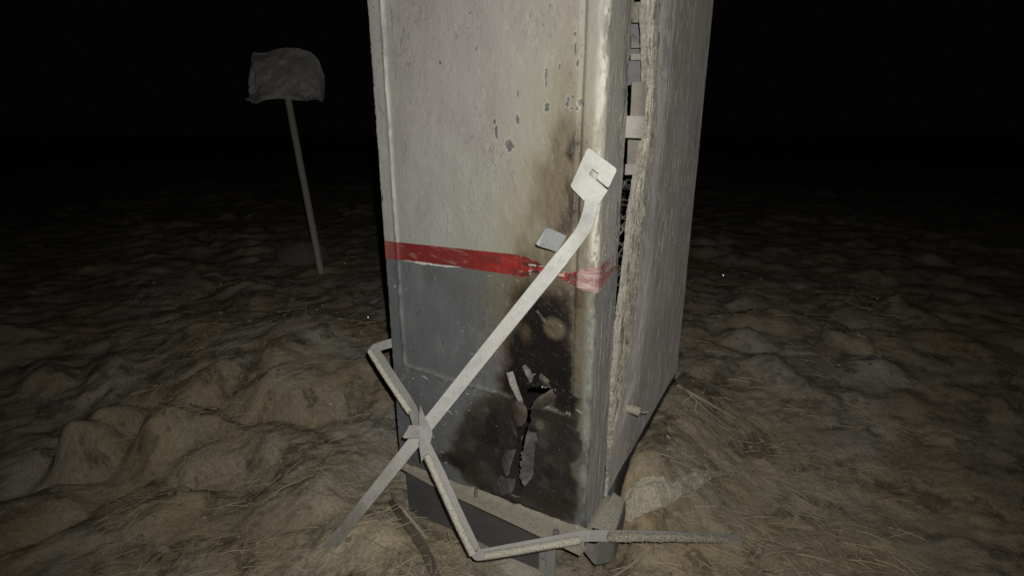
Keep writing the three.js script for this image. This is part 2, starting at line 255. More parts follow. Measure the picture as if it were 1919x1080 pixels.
// scorching: thick soot, brown scorch and yellowed paint; matter on the paint with ragged blotchy edges
const SOOT = [[1030, 690, 60, 110, 1.25], [1000, 640, 40, 62, 0.9], [1040, 585, 40, 42, 0.75], [1012, 752, 52, 46, 1.2], [962, 700, 26, 55, 0.75], [1000, 862, 82, 92, 1.05], [930, 800, 58, 56, 0.85], [905, 850, 60, 50, 0.85], [862, 872, 62, 26, 0.6], [960, 922, 96, 36, 1.0], [1045, 915, 52, 66, 0.65], [1030, 800, 55, 52, 0.8], [985, 560, 26, 34, 0.45], [1078, 270, 10, 22, 0.75], [1066, 392, 14, 58, 0.6]].map(([x, y, rx, ry, k]) => { const [u, v] = fm(x, y); return [u, v, rx * 1.75e-3, ry * 1.55e-3, k]; });
const SCORCH = [[1062, 400, 36, 95, 1.0], [1080, 275, 20, 44, 0.9], [1030, 420, 62, 130, 0.55], [1000, 500, 60, 80, 0.5], [1062, 320, 40, 110, 0.45], [1066, 160, 40, 150, 0.42], [1040, 500, 70, 66, 0.55], [970, 575, 42, 60, 0.6], [1072, 570, 34, 66, 0.85], [1092, 650, 22, 130, 0.45], [1010, 720, 100, 170, 0.8], [1085, 900, 26, 90, 0.35], [990, 850, 120, 120, 0.6]].map(([x, y, rx, ry, k]) => { const [u, v] = fm(x, y); return [u, v, rx * 1.75e-3, ry * 1.55e-3, k]; });
const OLIVE = [[1010, 440, 100, 170, 1.1], [1060, 200, 90, 260, 0.75], [1100, 640, 30, 170, 0.7], [960, 590, 60, 90, 0.6]].map(([x, y, rx, ry, k]) => { const [u, v] = fm(x, y); return [u, v, rx * 1.75e-3, ry * 1.55e-3, k]; });
function field(B, u, v) { let k = 0; for (const [bu, bv, ru, rv, w] of B) { const d = Math.hypot((u - bu) / ru, (v - bv) / rv); if (d < 2.4) k = k + w * Math.exp(-d * d * 1.1) * (1 - Math.min(k, 1) * 0.55); } return k; }
function burn(u, v) {
  const w = 0.032 * fbm(u * 13, v * 13 + 4, 3), w2 = 0.007 * fbm(u * 60 + 7, v * 60, 3);
  let k = field(SOOT, u + w + w2, v + w - w2);
  if (v > 0.70 && v < 0.97) k *= 1 - 0.75 * ss(0.656, 0.668, u + w2 * 0.5);                       // the soot stops at the fold
  k *= 1 - ss(0.668, 0.715, u + w) * 0.85;
  return k;
}
function shellH(s, v) { // height over the profile, metres
  let h = 0.0035 * fbm(s * 4.2, v * 3.1, 3) + 0.0011 * fbm(s * 18, v * 13, 3);
  if (s < S1 + 0.02) {
    h += 0.0070 * beadAt(s, v) * (0.85 + 0.4 * n2(s * 40, v * 40));
    h -= 0.0055 * g2((s - 0.664) / 0.0055) * ss(0.60, 0.66, v);
    h += 0.003 * ss(0.668, 0.676, s) * ss(0.715, 0.70, s) * ss(0.6, 0.7, v);
    const sd = segDist(SPLITLINE, s, v);
    if (sd < 0.2) h += 0.022 * g2(sd / 0.030) * (0.75 + 0.6 * n2(v * 18, s * 9)) - 0.006 * g2((sd - 0.09) / 0.04);
    h += 0.006 * g2(Math.hypot(s - BUBBLE[0], v - BUBBLE[1]) / 0.030) + 0.004 * g2(Math.hypot(s - BUBBLE2[0], v - BUBBLE2[1]) / 0.02);
    const k = clamp(field(SOOT, s, v)); if (k > 0.02) h += k * (0.0030 * fbm(s * 45, v * 45, 3) + 0.0010 * n2(s * 160, v * 160)) + k * 0.004 * Math.max(0, n2(s * 26 + 4, v * 26));
    const sc = clamp(field(SCORCH, s, v)); if (sc > 0.05) h += sc * 0.0012 * fbm(s * 70 + 9, v * 50, 2);
    h += g2((s - S1 - 0.006) / 0.012) * (0.0022 * fbm(s * 40, v * 16 + 2, 4) + 0.0012 * n2(s * 150, v * 55));
  } else h += 0.0016 * fbm(s * 60, v * 7, 3) + 0.0012 * fbm(s * 120, v * 30, 2) * ss(S3 - 0.07, S3, s);
  h += 0.0004 * fbm(s * 90, v * 60, 2);
  return h;
}
const splitJ = (u, v) => [u + 0.003 * n2(u * 120, v * 120) + 0.0015 * n2(u * 300, v * 300), v + 0.002 * n2(u * 140 + 9, v * 140)];
const TS = S3 - SL, TV = Y1 - Y0;
const CHIPS = [[955, 272, 9, 12], [930, 247, 4, 14], [927, 228, 3, 5], [970, 225, 4, 11], [1025, 201, 5, 9], [1064, 188, 3, 9], [1063, 196, 4, 5], [1087, 192, 5, 7], [1093, 195, 3, 5], [1073, 182, 2, 4], [1077, 63, 3, 4], [1070, 203, 3, 4], [1081, 203, 3, 4], [1048, 124, 2, 6], [1023, 140, 3, 12], [1023, 155, 2, 10], [700, 159, 3, 6], [717, 372, 2.5, 9], [699, 14, 3, 2], [1017, 46, 1.6, 1.6], [904, 548, 2, 2], [880, 24, 2, 3], [893, 90, 2, 6], [825, 118, 3, 5], [970, 175, 1.5, 10], [1077, 90, 2, 12], [1082, 118, 3, 9]].map(([x, y, a, b]) => { const [u, v] = fm(x, y); return [u, v, a * 1.35e-3, b * 1.25e-3]; });
const PATCH = Fs([[1046, 252], [1060, 240], [1078, 244], [1086, 250], [1090, 268], [1086, 285], [1070, 290], [1058, 284], [1050, 270]]);
const shellColor = new Float32Array(3);
function shellPaint(s, v) { // base colour of the paint, linear
  const n = fbm(s * 5, v * 4, 4), m = fbm(s * 22 + 7, v * 12, 4), g = n2(s * 420, v * 420), g1 = n2(s * 900, v * 900), str = fbm(s * 46, v * 3.2, 3);
  const seamV = 1.062 + 0.002 * n2(s * 9, 1);
  let c;
  if (v > seamV) {
    c = [0.338, 0.328, 0.308];
    c = mix3(c, [0.325, 0.335, 0.310], ss(-0.1, 0.5, n + 0.5 * g2((s - 0.36) / 0.16) - 0.2));
    c = mix3(c, [0.325, 0.304, 0.294], ss(0.0, 0.5, -n + 0.1));
  } else { c = [0.140, 0.150, 0.155]; c = mix3(c, [0.120, 0.122, 0.126], ss(0.0, 0.5, n)); c = mix3(c, [0.165, 0.172, 0.172], 0.5 * ss(0.1, 0.5, m)); }
  const k = 1 + 0.05 * g + 0.04 * g1 + 0.10 * m + 0.06 * str; c = [c[0] * k, c[1] * k, c[2] * k];
  const ol = clamp(field(OLIVE, s + 0.02 * m, v) * (0.85 + 0.35 * m + 0.3 * n));
  c = mix3(c, v > seamV ? [0.315, 0.283, 0.190] : [0.185, 0.165, 0.110], 0.85 * ol);
  const sc = clamp(field(SCORCH, s + 0.02 * m, v + 0.02 * n) * (0.9 + 0.4 * m + 0.25 * str));
  c = mix3(c, [0.125, 0.097, 0.056], 0.85 * ss(0.0, 1.1, sc));
  // paler, grainy tone along the pressed bead and the rounded corner
  const w = Math.max(beadAt(s, v) * 0.6, g2((s - (S1 + RC * 0.2)) / 0.014) * 0.85) * ss(-0.45, 0.25, m + 0.5 * fbm(s * 120, v * 40 + 7, 3)) * (0.9 + 0.2 * g);
  c = mix3(c, v > seamV ? [0.62, 0.60, 0.52] : [0.27, 0.275, 0.25], clamp(w));
  { // cracked and flaked paint, the primer showing
    const pe = fbm(s * 30 + 50, v * 11 + 3, 4), mask = ss(0.02, 0.40, fbm(s * 9 + 4, v * 6, 2) + 0.15) * ss(0.0, 0.3, n2(s * 46 + 7, v * 22) + 0.1);
    c = mix3(c, v > seamV ? [0.17, 0.163, 0.155] : [0.085, 0.085, 0.085], ss(0.022, 0.006, Math.abs(pe)) * mask * 0.8); 
    const fl = ss(0.30, 0.40, fbm(s * 70 + 12, v * 34 + 5, 3)) * ss(0.05, 0.35, fbm(s * 8 + 24, v * 6 + 3, 2) + 0.1); c = mix3(c, [c[0] * 1.28, c[1] * 1.28, c[2] * 1.27], fl * (v > seamV ? 0.32 : 0.7));
    const pit = ss(0.60, 0.72, n2(s * 170 + 3, v * 95 + 8)) * ss(0.1, 0.4, fbm(s * 11 + 70, v * 7, 2) + 0.1); c = mix3(c, [c[0] * 0.55, c[1] * 0.54, c[2] * 0.53], pit * 0.35);
  }
  // soot
  const b = burn(s, v) * (1.06 + 0.20 * m) + 0.05 * fbm(s * 70, v * 70, 3);
  const low = ss(0.68, 0.60, v + 0.03 * n), thick = ss(0.38, 0.85, b) * (1 - 0.35 * low); c = mix3(c, [0.070, 0.052, 0.034], ss(0.08, 0.45, b) * 0.9); c = mix3(c, [0.0135, 0.0115, 0.0105], thick); c = mix3(c, [0.027, 0.025, 0.024], low * ss(0.15, 0.5, b) * 0.8);
  if (v < 0.60) { const ash = ss(0.0, 0.5, fbm(s * 19 + 3, v * 19 + 14, 4)) * ss(0.12, 0.5, b); c = mix3(c, [0.080, 0.073, 0.064], 0.5 * ash); c = mix3(c, [0.012, 0.011, 0.011], 0.8 * ss(0.1, 0.5, fbm(s * 15 + 31, v * 15 + 2, 3)) * ss(0.2, 0.6, b)); }
  const speck = ss(0.55, 0.75, n2(s * 240 + 9, v * 240)) * ss(0.1, 0.5, b) * 0.35; c = mix3(c, [0.12, 0.115, 0.105], speck * ss(0.1, 0.4, fbm(s * 30, v * 30, 2) + 0.2));
  c = mix3(c, [0.115, 0.098, 0.078], 0.8 * ss(0.30, 0.75, field(BROWN_SPOTS, s, v) + 0.35 * m));                               // soft brown highlight of the curled lip painted in, plus further brown spots
  c = mix3(c, [0.185, 0.183, 0.178], 0.92 * ss(0.32, 0.62, field(BARE, s + 0.004 * m, v) + 0.22 * fbm(s * 60, v * 60, 3)));   // soot spalled off the bent steel
  { const bd0 = beadAt(s, v) * ss(0.75, 0.6, v) * ss(-0.25, 0.25, m + 0.6 * fbm(s * 120, v * 120, 3)); c = mix3(c, [0.22, 0.205, 0.18], 0.7 * bd0); }        // flaked, dusty crest of the bottom bead
  // the burst paint blisters, still bare inside the soot
  const bd = Math.hypot((s - BUBBLE[0]) / 0.036, (v - BUBBLE[1]) / 0.033) + 0.08 * m; c = mix3(c, [0.135, 0.112, 0.072], 0.85 * ss(1.2, 0.55, bd + 0.12 * n));
  const b2 = Math.hypot((s - BUBBLE2[0]) / 0.022, (v - BUBBLE2[1]) / 0.034) + 0.1 * m; c = mix3(c, [0.08, 0.058, 0.032], 0.7 * ss(1.3, 0.4, b2));
  // bare chips
  for (const [cu, cv, a, bb] of CHIPS) { const du = (s - cu) / a, dv = (v - cv) / bb; if (du * du + dv * dv < 6) { const d = Math.hypot(du, dv) + 0.40 * n2(s * 230, v * 170) + 0.15 * g1; c = mix3(c, [0.44, 0.43, 0.39], 0.5 * g2((d - 1.25) / 0.18)); c = mix3(c, [0.13, 0.125, 0.12], ss(1.0, 0.75, d)); } }
  const pj = splitJ(s * 1, v); if (inPoly(PATCH, pj[0] + 0.006 * m, pj[1])) c = mix3(c, [0.17, 0.15, 0.11], 0.3);
  { const k = g2((s - S1 - 0.01) / 0.016) * ss(0.10, 0.30, fbm(s * 85 + 40, v * 26 + 11, 4)); c = mix3(c, v > seamV ? [0.17, 0.155, 0.125] : [0.11, 0.105, 0.095], 0.75 * k); }   // chips along the corner
  if (s > S2 - 0.005) { c = mix3(c, v > seamV ? [0.40, 0.39, 0.36] : [0.30, 0.295, 0.28], 0.6); // the right return: extra light painted as paler base; scuffed, chipped towards the gap
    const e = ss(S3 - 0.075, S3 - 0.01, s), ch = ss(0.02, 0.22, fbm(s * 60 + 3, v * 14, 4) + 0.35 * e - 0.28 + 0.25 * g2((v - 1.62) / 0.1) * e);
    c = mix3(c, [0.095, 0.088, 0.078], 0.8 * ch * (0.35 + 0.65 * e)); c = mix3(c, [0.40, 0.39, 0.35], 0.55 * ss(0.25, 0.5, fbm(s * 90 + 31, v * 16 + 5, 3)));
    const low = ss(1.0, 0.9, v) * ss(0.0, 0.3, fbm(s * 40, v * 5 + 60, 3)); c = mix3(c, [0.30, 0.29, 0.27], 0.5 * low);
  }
  return c;
}
{
  const TW = 1024, TH = 1792;
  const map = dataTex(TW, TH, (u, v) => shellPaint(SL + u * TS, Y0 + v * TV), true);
  // peeled paint: raised edges and blisters, fine orange peel
  const bump = dataTex(TW, TH, (u, v) => {
    const s = SL + u * TS, y = Y0 + v * TV;
    let h = 0.5 + 0.05 * n2(s * 420, y * 420) + 0.05 * fbm(s * 120, y * 80, 3);
    const pe = fbm(s * 30 + 50, y * 11 + 3, 4), pk = Math.abs(pe); h += 0.16 * ss(0.055, 0.0, pk) * ss(0.1, 0.45, fbm(s * 9 + 4, y * 6, 2) + 0.2);
    h += 0.10 * ss(0.30, 0.42, fbm(s * 44 + 2, y * 22, 3));
    const b = clamp(field(SOOT, s, y)); h += b * 0.34 * fbm(s * 110, y * 110, 4);
    for (const [cu, cv, a, bb] of CHIPS) { const du = (s - cu) / a, dv = (y - cv) / bb; if (du * du + dv * dv < 4) h -= 0.25 * ss(1.1, 0.8, Math.hypot(du, dv) + 0.5 * n2(s * 260, y * 260)); }
    return h;
  }, false);
  const rough = dataTex(512, 896, (u, v) => { const s = SL + u * TS, y = Y0 + v * TV, b = clamp(burn(s, y)); const k = (y > 1.06 ? 0.62 : 0.50) + 0.10 * fbm(s * 20, y * 14, 3) - 0.20 * b; return [0, k, 0]; }, false);
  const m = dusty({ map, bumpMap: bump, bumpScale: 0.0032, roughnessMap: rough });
  const NU = 300, NV = 560;
  const g = grid(NU, NV, (i, j) => {
    const s = SL + i * TS, v = Y0 + j * TV, [x, z, nx, nz] = prof(s), h = shellH(s, v) * (s < 0 ? 0 : ss(0, 0.012, s) * 0.9 + 0.1);
    const jag = s < 0.006 ? 0.0016 * fbm(v * 40, 3, 3) + 0.001 * n2(v * 160, 5) : 0;
    const rag = ss(S3 - 0.02, S3, s) * (0.006 * fbm(v * 38, 12, 4) + 0.002 * n2(v * 190, 4)); return [x + nx * h + jag, v, z + nz * h + rag];
  }, (i, j) => [i, j], (i, j) => { const s = SL + i * TS, v = Y0 + j * TV; if (s < 0.4 || s > 0.62 || v > 0.75) return true; const [a, b] = splitJ(s, v); return !(inPoly(SPLIT, a, b) || inPoly(BURST, a, b)); });
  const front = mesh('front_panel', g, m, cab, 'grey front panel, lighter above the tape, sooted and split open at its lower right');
  // the lips of the split, bent out of the sheet
  const lipMat = std([0.14, 0.138, 0.134], { vertexColors: true, r: 0.55, map: dustMap, bumpMap: dustBump, bumpScale: 0.0006 }), lipGrit = std([0.40, 0.385, 0.35], { vertexColors: true, r: 0.9, map: foamMap, bumpMap: foamBump, bumpScale: 0.003 }), lipBrown = std([0.12, 0.100, 0.078], { vertexColors: true, r: 0.6, map: dustMap, bumpMap: dustBump, bumpScale: 0.001 });
  const L = (arr) => arr.map(([x, y, d]) => { const [u, v] = fm(x, y, d); return V3(u, v, d); });
  const lip = (a, b, m2, n = 14, w = 6) => { // soot still clings to the sheet in ragged patches
    const gg = sheet(L(a), L(b), n * 2, w * 2, 0.0012, { warp: (q, t, k) => { q.z += 0.006 * Math.sin(Math.PI * Math.pow(k, 0.7)); }, wob: (t, k) => 0.0016 * n2(t * 9, k * 4 + a[0][0]) }), p = gg.attributes.position, c = new Float32Array(p.count * 3);
    for (let i = 0; i < p.count; i++) { const k = m2 === lipGrit ? 1 : lerp(0.62, 1, ss(-0.35, 0.25, fbm(p.getX(i) * 75 + a[0][0], p.getY(i) * 75, 3))); c.fill(k, 3 * i, 3 * i + 3); }
    gg.setAttribute('color', new THREE.BufferAttribute(c, 3)); return mesh('torn_lip', gg, m2, front); };
  lip([[948, 698, 0.026], [955, 720, 0.030], [966, 742, 0.027], [975, 758, 0.020]], [[961, 696, 0.018], [968, 718, 0.020], [976, 740, 0.016], [982, 756, 0.012]], lipGrit, 18, 6);
  lip([[979, 684, 0.012], [981, 694, 0.020], [988, 708, 0.026], [994, 719, 0.032]], [[984, 684, 0.010], [994, 694, 0.014], [999, 706, 0.018], [998, 714, 0.026]], lipMat);
  lip([[967, 842, 0.036], [961, 862, 0.042], [956, 878, 0.044], [953, 890, 0.046]], [[950, 842, 0.018], [942, 860, 0.018], [940, 872, 0.024], [949, 889, 0.044]], lipMat, 14, 6);
  lip([[990, 806, 0.034], [984, 822, 0.040], [980, 850, 0.044], [978, 880, 0.046], [976, 900, 0.048], [982, 912, 0.048]], [[1006, 812, 0.018], [1003, 828, 0.018], [1001, 850, 0.018], [1000, 876, 0.018], [998, 892, 0.022], [990, 905, 0.042]], lipMat, 22, 7);
  lip([[966, 897, 0.038], [965, 909, 0.042], [961, 920, 0.044], [944, 928, 0.042]], [[940, 892, 0.018], [933, 900, 0.020], [934, 914, 0.028], [941, 927, 0.041]], lipMat, 14, 7);
  lip([[976, 752, 0.030], [986, 764, 0.036], [988, 780, 0.036], [980, 798, 0.030]], [[958, 748, 0.018], [960, 764, 0.018], [964, 780, 0.018], [968, 797, 0.018]], lipBrown, 16, 7);
  lip([[1001, 754, 0.034], [1012, 743, 0.040], [1024, 736, 0.038], [1035, 729, 0.028]], [[1000, 768, 0.018], [1018, 764, 0.016], [1034, 754, 0.016], [1044, 742, 0.014]], lipBrown, 14, 7);
  lip([[1014, 700, 0.014], [1021, 706, 0.018], [1030, 714, 0.016]], [[1012, 712, 0.016], [1020, 722, 0.020], [1031, 724, 0.018]], lipBrown, 8, 4);
  lip([[1005, 582, 0.010], [1012, 594, 0.013], [1020, 604, 0.013], [1030, 613, 0.016]], [[1008, 581, 0.009], [1017, 594, 0.010], [1026, 603, 0.011], [1036, 613, 0.012]], lipBrown, 12, 3);
  // curled slivers of peeled paint
  const r = rng(41), pale = [], grey = [];
  const sliver = (s, v, len, wid, ang, lift) => {
    const [x, z, nx, nz] = prof(s), h = s > 0.006 ? shellH(s, v) : 0, tx = nz, tz = -nx, n = 4, P = [], I = [];
    const bend = (r() - 0.5) * 1.2;
    for (let i = 0; i <= n; i++) { const t = i / n, a = ang + bend * (t - 0.5), l = (t - 0.5) * len, w = wid * Math.sin(Math.PI * (0.12 + 0.76 * t)); for (const e of [0, 1]) { const ds = Math.sin(a) * l + Math.cos(a) * w * (e - 0.5), dv = Math.cos(a) * l - Math.sin(a) * w * (e - 0.5), o = h + 0.0004 + lift * (e ? 1 : 0.05) * (0.4 + 0.6 * Math.sin(Math.PI * t)); P.push(x + tx * ds + nx * o, v + dv, z + tz * ds + nz * o); } }
    for (let i = 0; i < n; i++) { const a = 2 * i; I.push(a, a + 1, a + 3, a, a + 3, a + 2); }
    const gg = new THREE.BufferGeometry(); gg.setAttribute('position', new THREE.Float32BufferAttribute(P, 3)); gg.setIndex(I); gg.computeVertexNormals(); return gg;
  };
  for (let k = 0; k < 3000; k++) {
    const s = 0.02 + r() * (S3 - 0.03), v = Y0 + 0.02 + Math.pow(r(), 1.25) * 1.5; if (burn(s, v) > 0.25 && r() < 0.95) continue;
    if (fbm(s * 7 + 2, v * 5, 3) < -0.05 && r() < 0.8) continue; if (v > 1.025 && v < 1.10) continue; if (s > S1 - 0.02) continue;
    const up = v > 1.06; (up ? pale : grey).push(sliver(s, v, 0.004 + Math.pow(r(), 3) * 0.026, 0.0008 + r() * 0.0022, (up ? 0.35 : 1.1) * (r() - 0.5) * 2 + (r() < 0.12 ? 1.4 : 0), 0.001 + r() * 0.0032));
  }
  for (const [list, mm] of [[pale, M.flake], [grey, M.flakeGrey]]) { const o = mesh('paint_slivers', mergeGeometries(list), mm, front); o.userData.kind = 'stuff'; }
}
{ // red adhesive tape, shrivelled where the fire reached it
  const top = [[-0.02, 1.089], [0.25, 1.094], [0.47, 1.0985], [0.50, 1.099], [0.53, 1.092], [0.57, 1.082], [0.61, 1.070], [0.645, 1.066], [0.665, 1.072], [0.69, 1.086], [0.72, 1.089], [0.74, 1.092], [0.78, 1.098], [0.83, 1.104], [0.875, 1.092]];
  const bot = [[-0.02, 1.028], [0.1, 1.034], [0.3, 1.037], [0.47, 1.037], [0.505, 1.035], [0.54, 1.050], [0.57, 1.060], [0.61, 1.052], [0.645, 1.045], [0.662, 1.034], [0.69, 1.026], [0.73, 1.020], [0.77, 1.028], [0.81, 1.042], [0.875, 1.062]];
  const SA = -0.012, SB = 0.868;
  const crump = (s) => ss(0.485, 0.53, s) * (1 - 0.45 * ss(0.68, 0.72, s));
  const tv = (s, j) => { const a = pw(bot, s) + crump(s) * 0.0035 * n2(s * 90, 3), b = pw(top, s) + crump(s) * 0.0035 * n2(s * 80, 9); return lerp(a, b, j); };
  const lift = (s, j) => { const v = tv(s, j), c = crump(s); return 0.0012 + c * (0.0055 * Math.abs(fbm(s * 34, v * 150 + 2, 3)) + 0.004 * Math.abs(n2(s * 20 + 3, v * 240))) + (1 - c) * (0.0009 * Math.max(0, fbm(s * 14 + 1, v * 60, 3)) + 0.0022 * g2((s - 0.13 - 0.6 * (v - 1.06)) / 0.008) * 0.5); };
  const g = grid(620, 26, (i, j) => { const s = lerp(SA, SB, i), v = tv(s, j), [x, z, nx, nz] = prof(s), h = (s > 0.006 ? shellH(s, v) : 0) + lift(s, j); return [x + nx * h, v, z + nz * h]; }, (i, j) => [i, j]);
  const map = dataTex(1024, 96, (i, j) => {
    const s = lerp(SA, SB, i), v = tv(s, j), c = crump(s), n = fbm(s * 12, v * 40, 4), g1 = n2(s * 300, v * 900), sm = fbm(s * 26 + 5, v * 110 + s * 22, 5);
    let k = mix3([0.20, 0.026, 0.024], [0.29, 0.024, 0.020], ss(0.28, 0.46, s));
    k = mix3(k, [0.14, 0.028, 0.026], 0.7 * ss(-0.05, 0.4, n)); k = mix3(k, [0.34, 0.17, 0.155], 0.6 * ss(0.14, 0.5, sm) * (1 - ss(0.33, 0.42, s) * 0.75));
    k = mix3(k, [0.36, 0.15, 0.13], 0.45 * ss(0.10, 0.0, s)); k = k.map((e) => e * (1 + 0.08 * g1));
    k = mix3(k, [0.055, 0.025, 0.02], c * (1 - ss(0.655, 0.69, s)) * ss(-0.2, 0.25, fbm(s * 46, v * 170, 3)) * 0.9);                    // charred folds
    k = mix3(k, mix3([0.34, 0.175, 0.165], [0.42, 0.32, 0.30], ss(-0.2, 0.35, n + 0.4 * sm)), ss(0.66, 0.685, s) * 0.95);                                                          // bleached beyond the fire
    k = mix3(k, [0.50, 0.44, 0.38], 0.8 * c * ss(0.30, 0.44, fbm(s * 60 + 9, v * 120, 3))); k = mix3(k, [0.46, 0.40, 0.36], ss(0.80, 0.86, s) * ss(0.0, 0.3, n + 0.1));
    return k;
  }, true);
  const tape = mesh('red_tape', g, std([1, 1, 1], { r: 0.42, map, bumpMap: dustBump, bumpScale: 0.0004 }), cab, 'band of red adhesive tape, shrivelled and charred where it crosses the scorched corner');
  const res = grid(160, 5, (i, j) => { const s = lerp(0.045, 0.315, i), w = (0.0075 + 0.004 * fbm(s * 40, 4, 3)) * Math.sin(Math.PI * clamp(i * 0.98 + 0.01)), v = pw(bot, s) + 0.0015 - j * w, h = shellH(s, v) + 0.0016 - 0.0006 * j + 0.0006 * n2(s * 200, j * 3); return [s, v, h]; });
  mesh('torn_backing', res, std([0.55, 0.53, 0.49], { r: 0.8 }), tape);
}
{ // right side panel with its crumbling folded edge, and the rest of the box
  // the folded near edge: a lip at the gap, a groove, a cream putty bead facing forward; read off row by row
  const rows = [[0, 1200, 1212, 1229], [37, 1196, 1211, 1227], [50, 1199, 1210.5, 1227], [111, 1200, 1209, 1224], [150, 1201, 1208, 1222], [200, 1200, 1206, 1219], [260, 1195, 1202, 1216], [300, 1191, 1199, 1213.5], [340, 1183, 1194, 1211], [400, 1173.5, 1187, 1208], [500, 1164.5, 1174, 1199], [600, 1152, 1162, 1190], [700, 1141, 1152, 1177], [760, 1136, 1147, 1168], [850, 1131, 1136, 1147], [930, 1122, 1125, 1130]];
  const X1 = -0.010, X2 = 0.006, X3 = 0.027;
  const tab = (k, dx) => rows.map((r2) => { const [z, v] = rm(r2[k], r2[0], dx); return [v, z]; }).reverse();
  const lowX = (v) => ss(0.28, 0.75, v), Z1 = tab(1, X1), Z2 = tab(2, X2), Z3 = tab(3, X3);
  const lipZ = (v) => Math.min(-0.184, pw(Z1, v)) + 0.009 * fbm(v * 24, 3, 4) + 0.003 * n2(v * 150, 7), z2 = (v) => Math.min(lipZ(v) - 0.004, pw(Z2, v)), z3 = (v) => Math.min(z2(v) - 0.006, pw(Z3, v));
  const NZ = 190, NV = 440;
  const PT = [[0, 0], [0.10, 1], [0.14, 1.4], [0.18, 1.8], [0.34, 3], [0.40, 3.4]];
  const zAt = (i, v) => { // i across the sheet -> depth, step 0..3 over the folds, then metres past them
    const a = lipZ(v), b = z2(v), c3 = z3(v);
    if (i < 0.10) return [lerp(a, b + 0.002, i / 0.10), i / 0.10, 0];
    if (i < 0.18) return [lerp(b + 0.002, b - 0.004, (i - 0.10) / 0.08), 1 + (i - 0.10) / 0.08, 0];
    if (i < 0.36) return [lerp(b - 0.004, c3, (i - 0.18) / 0.18), 2 + (i - 0.18) / 0.18, 0];
    const t = Math.pow((i - 0.36) / 0.64, 1.5) * (CD + c3); return [c3 - t, 3, t]; };
  const foldX = (st, v) => { const w = lowX(v), n = 0.85 + 0.3 * n2(v * 6, 2); return st < 1 ? lerp(X1, X2, ss(0, 0.9, st)) : st < 2 ? X2 - 0.010 * w * Math.sin((st - 1) * Math.PI) : lerp(X2, X3 * n * w + 0.003, Math.sin((st - 2) * Math.PI / 2)); };
  const prf = (z, v) => { const c3 = z3(v); return z > c3 ? foldX(2 + clamp((z2(v) - z) / (z2(v) - c3)), v) : lerp(foldX(3, v), 0.004, ss(0.0, 0.30, c3 - z)); };
  const g = grid(NZ, NV, (i, j) => {
    const v = Y0 + j * TV, [z, st, t] = zAt(i, v);
    let h = st < 3 ? foldX(st, v) : lerp(foldX(3, v), 0.004, ss(0.0, 0.30, t)); h += ss(0.02, 0.15, t) * 0.004 * fbm(z * 3, v * 2.4 + 7, 3) + 0.0012 * fbm(z * 20, v * 10, 3) * ss(0, 0.05, t);
    const crumb = ss(0.0, 0.3, st) * ss(0.06, 0.0, t), e = i * 60; h += crumb * (0.0020 * fbm(e, v * 60, 3) + 0.0012 * n2(e * 3.1, v * 260));
    const zz = z + crumb * (0.003 * fbm(e + 9, v * 70, 3) + 0.0015 * n2(e * 2.3, v * 300));
    return [CW + h, v, zz];
  }, (i, j) => [i, j]);
  const c = g.attributes.position, TW = 768, TH = 1280;
  const map = dataTex(TW, TH, (i, j) => {
    const v = Y0 + j * TV, [z, st, t] = zAt(i, v), n = fbm(z * 6, v * 5 + 3, 4), m = fbm(z * 30 + 8, v * 26, 4), gr = n2(z * 420, v * 420), sc = fbm(z * 52 + 3, v * 4.5 + 9, 4), dash = n2(z * 58 + 4, v * (15 + 9 * n2(z * 4, v * 2)) + 2) + 0.3 * n2(z * 170, v * 70) + 0.25 * n2(z * 12 + 3, v * 3);
    let k = mix3([0.49, 0.465, 0.46], [0.38, 0.36, 0.355], ss(-0.3, 0.4, n + 0.5 * fbm(z * 14 + 6, v * 9, 3))); k = k.map((e) => e * (1 + 0.16 * m + 0.06 * gr));
    k = mix3(k, [0.33, 0.265, 0.22], 0.45 * ss(0.1, 0.45, fbm(z * 11 + 21, v * 3 + 2, 3)));                                         // faint rust
    k = mix3(k, [0.78, 0.76, 0.72], 0.95 * ss(0.60, 0.74, dash) * ss(-0.05, 0.3, fbm(z * 9 + 2, v * 3, 3) + 0.05));                      // flaked dashes
    k = mix3(k, [0.52, 0.50, 0.46], 0.7 * ss(0.32, 0.42, sc) * ss(0.15, 0.08, t));
    k = mix3(k, [0.52, 0.50, 0.46], 0.6 * g2((sc - 0.36) / 0.03) * 0.8);
    const edge = ss(0.030 + 0.03 * m, 0.010, t), ei = i * 40; // dusty, crumbling edge
    let e = mix3([0.46, 0.43, 0.345], [0.36, 0.335, 0.275], ss(-0.2, 0.4, m)); e = e.map((x) => x * (1 + 0.10 * gr)); e = mix3(e, [0.12, 0.105, 0.085], 0.75 * ss(0.18, 0.36, fbm(ei + 2, v * 24, 4)));
    e = mix3(e, [0.30, 0.28, 0.25], ss(1.3, 0.9, st) * 0.6);
    k = mix3(k, e, edge * ss(0.28, 0.36, v + 0.05 * m));
    return k;
  }, true);
  const bump = dataTex(TW, TH, (i, j) => { const v = Y0 + j * TV, [z, st, t] = zAt(i, v), cr = ss(0.04, 0.01, t); return 0.45 + 0.05 * n2(z * 420, v * 420) + (0.06 + 0.16 * cr) * fbm(z * 90, v * 80, 4) + 0.14 * ss(0.52, 0.62, n2(z * 58 + 4, v * (15 + 9 * n2(z * 4, v * 2)) + 2) + 0.3 * n2(z * 170, v * 70)) + cr * 0.12 * n2(i * 160, v * 260); }, false);
  const side = mesh('side_panel', g, dusty({ roughness: 0.62, map, bumpMap: bump, bumpScale: 0.0036 }), cab, 'purplish grey side panel with pale flaked scratches and a crumbling cream edge');
  // paint and putty flakes hanging off the folded edge
  const r = rng(77);
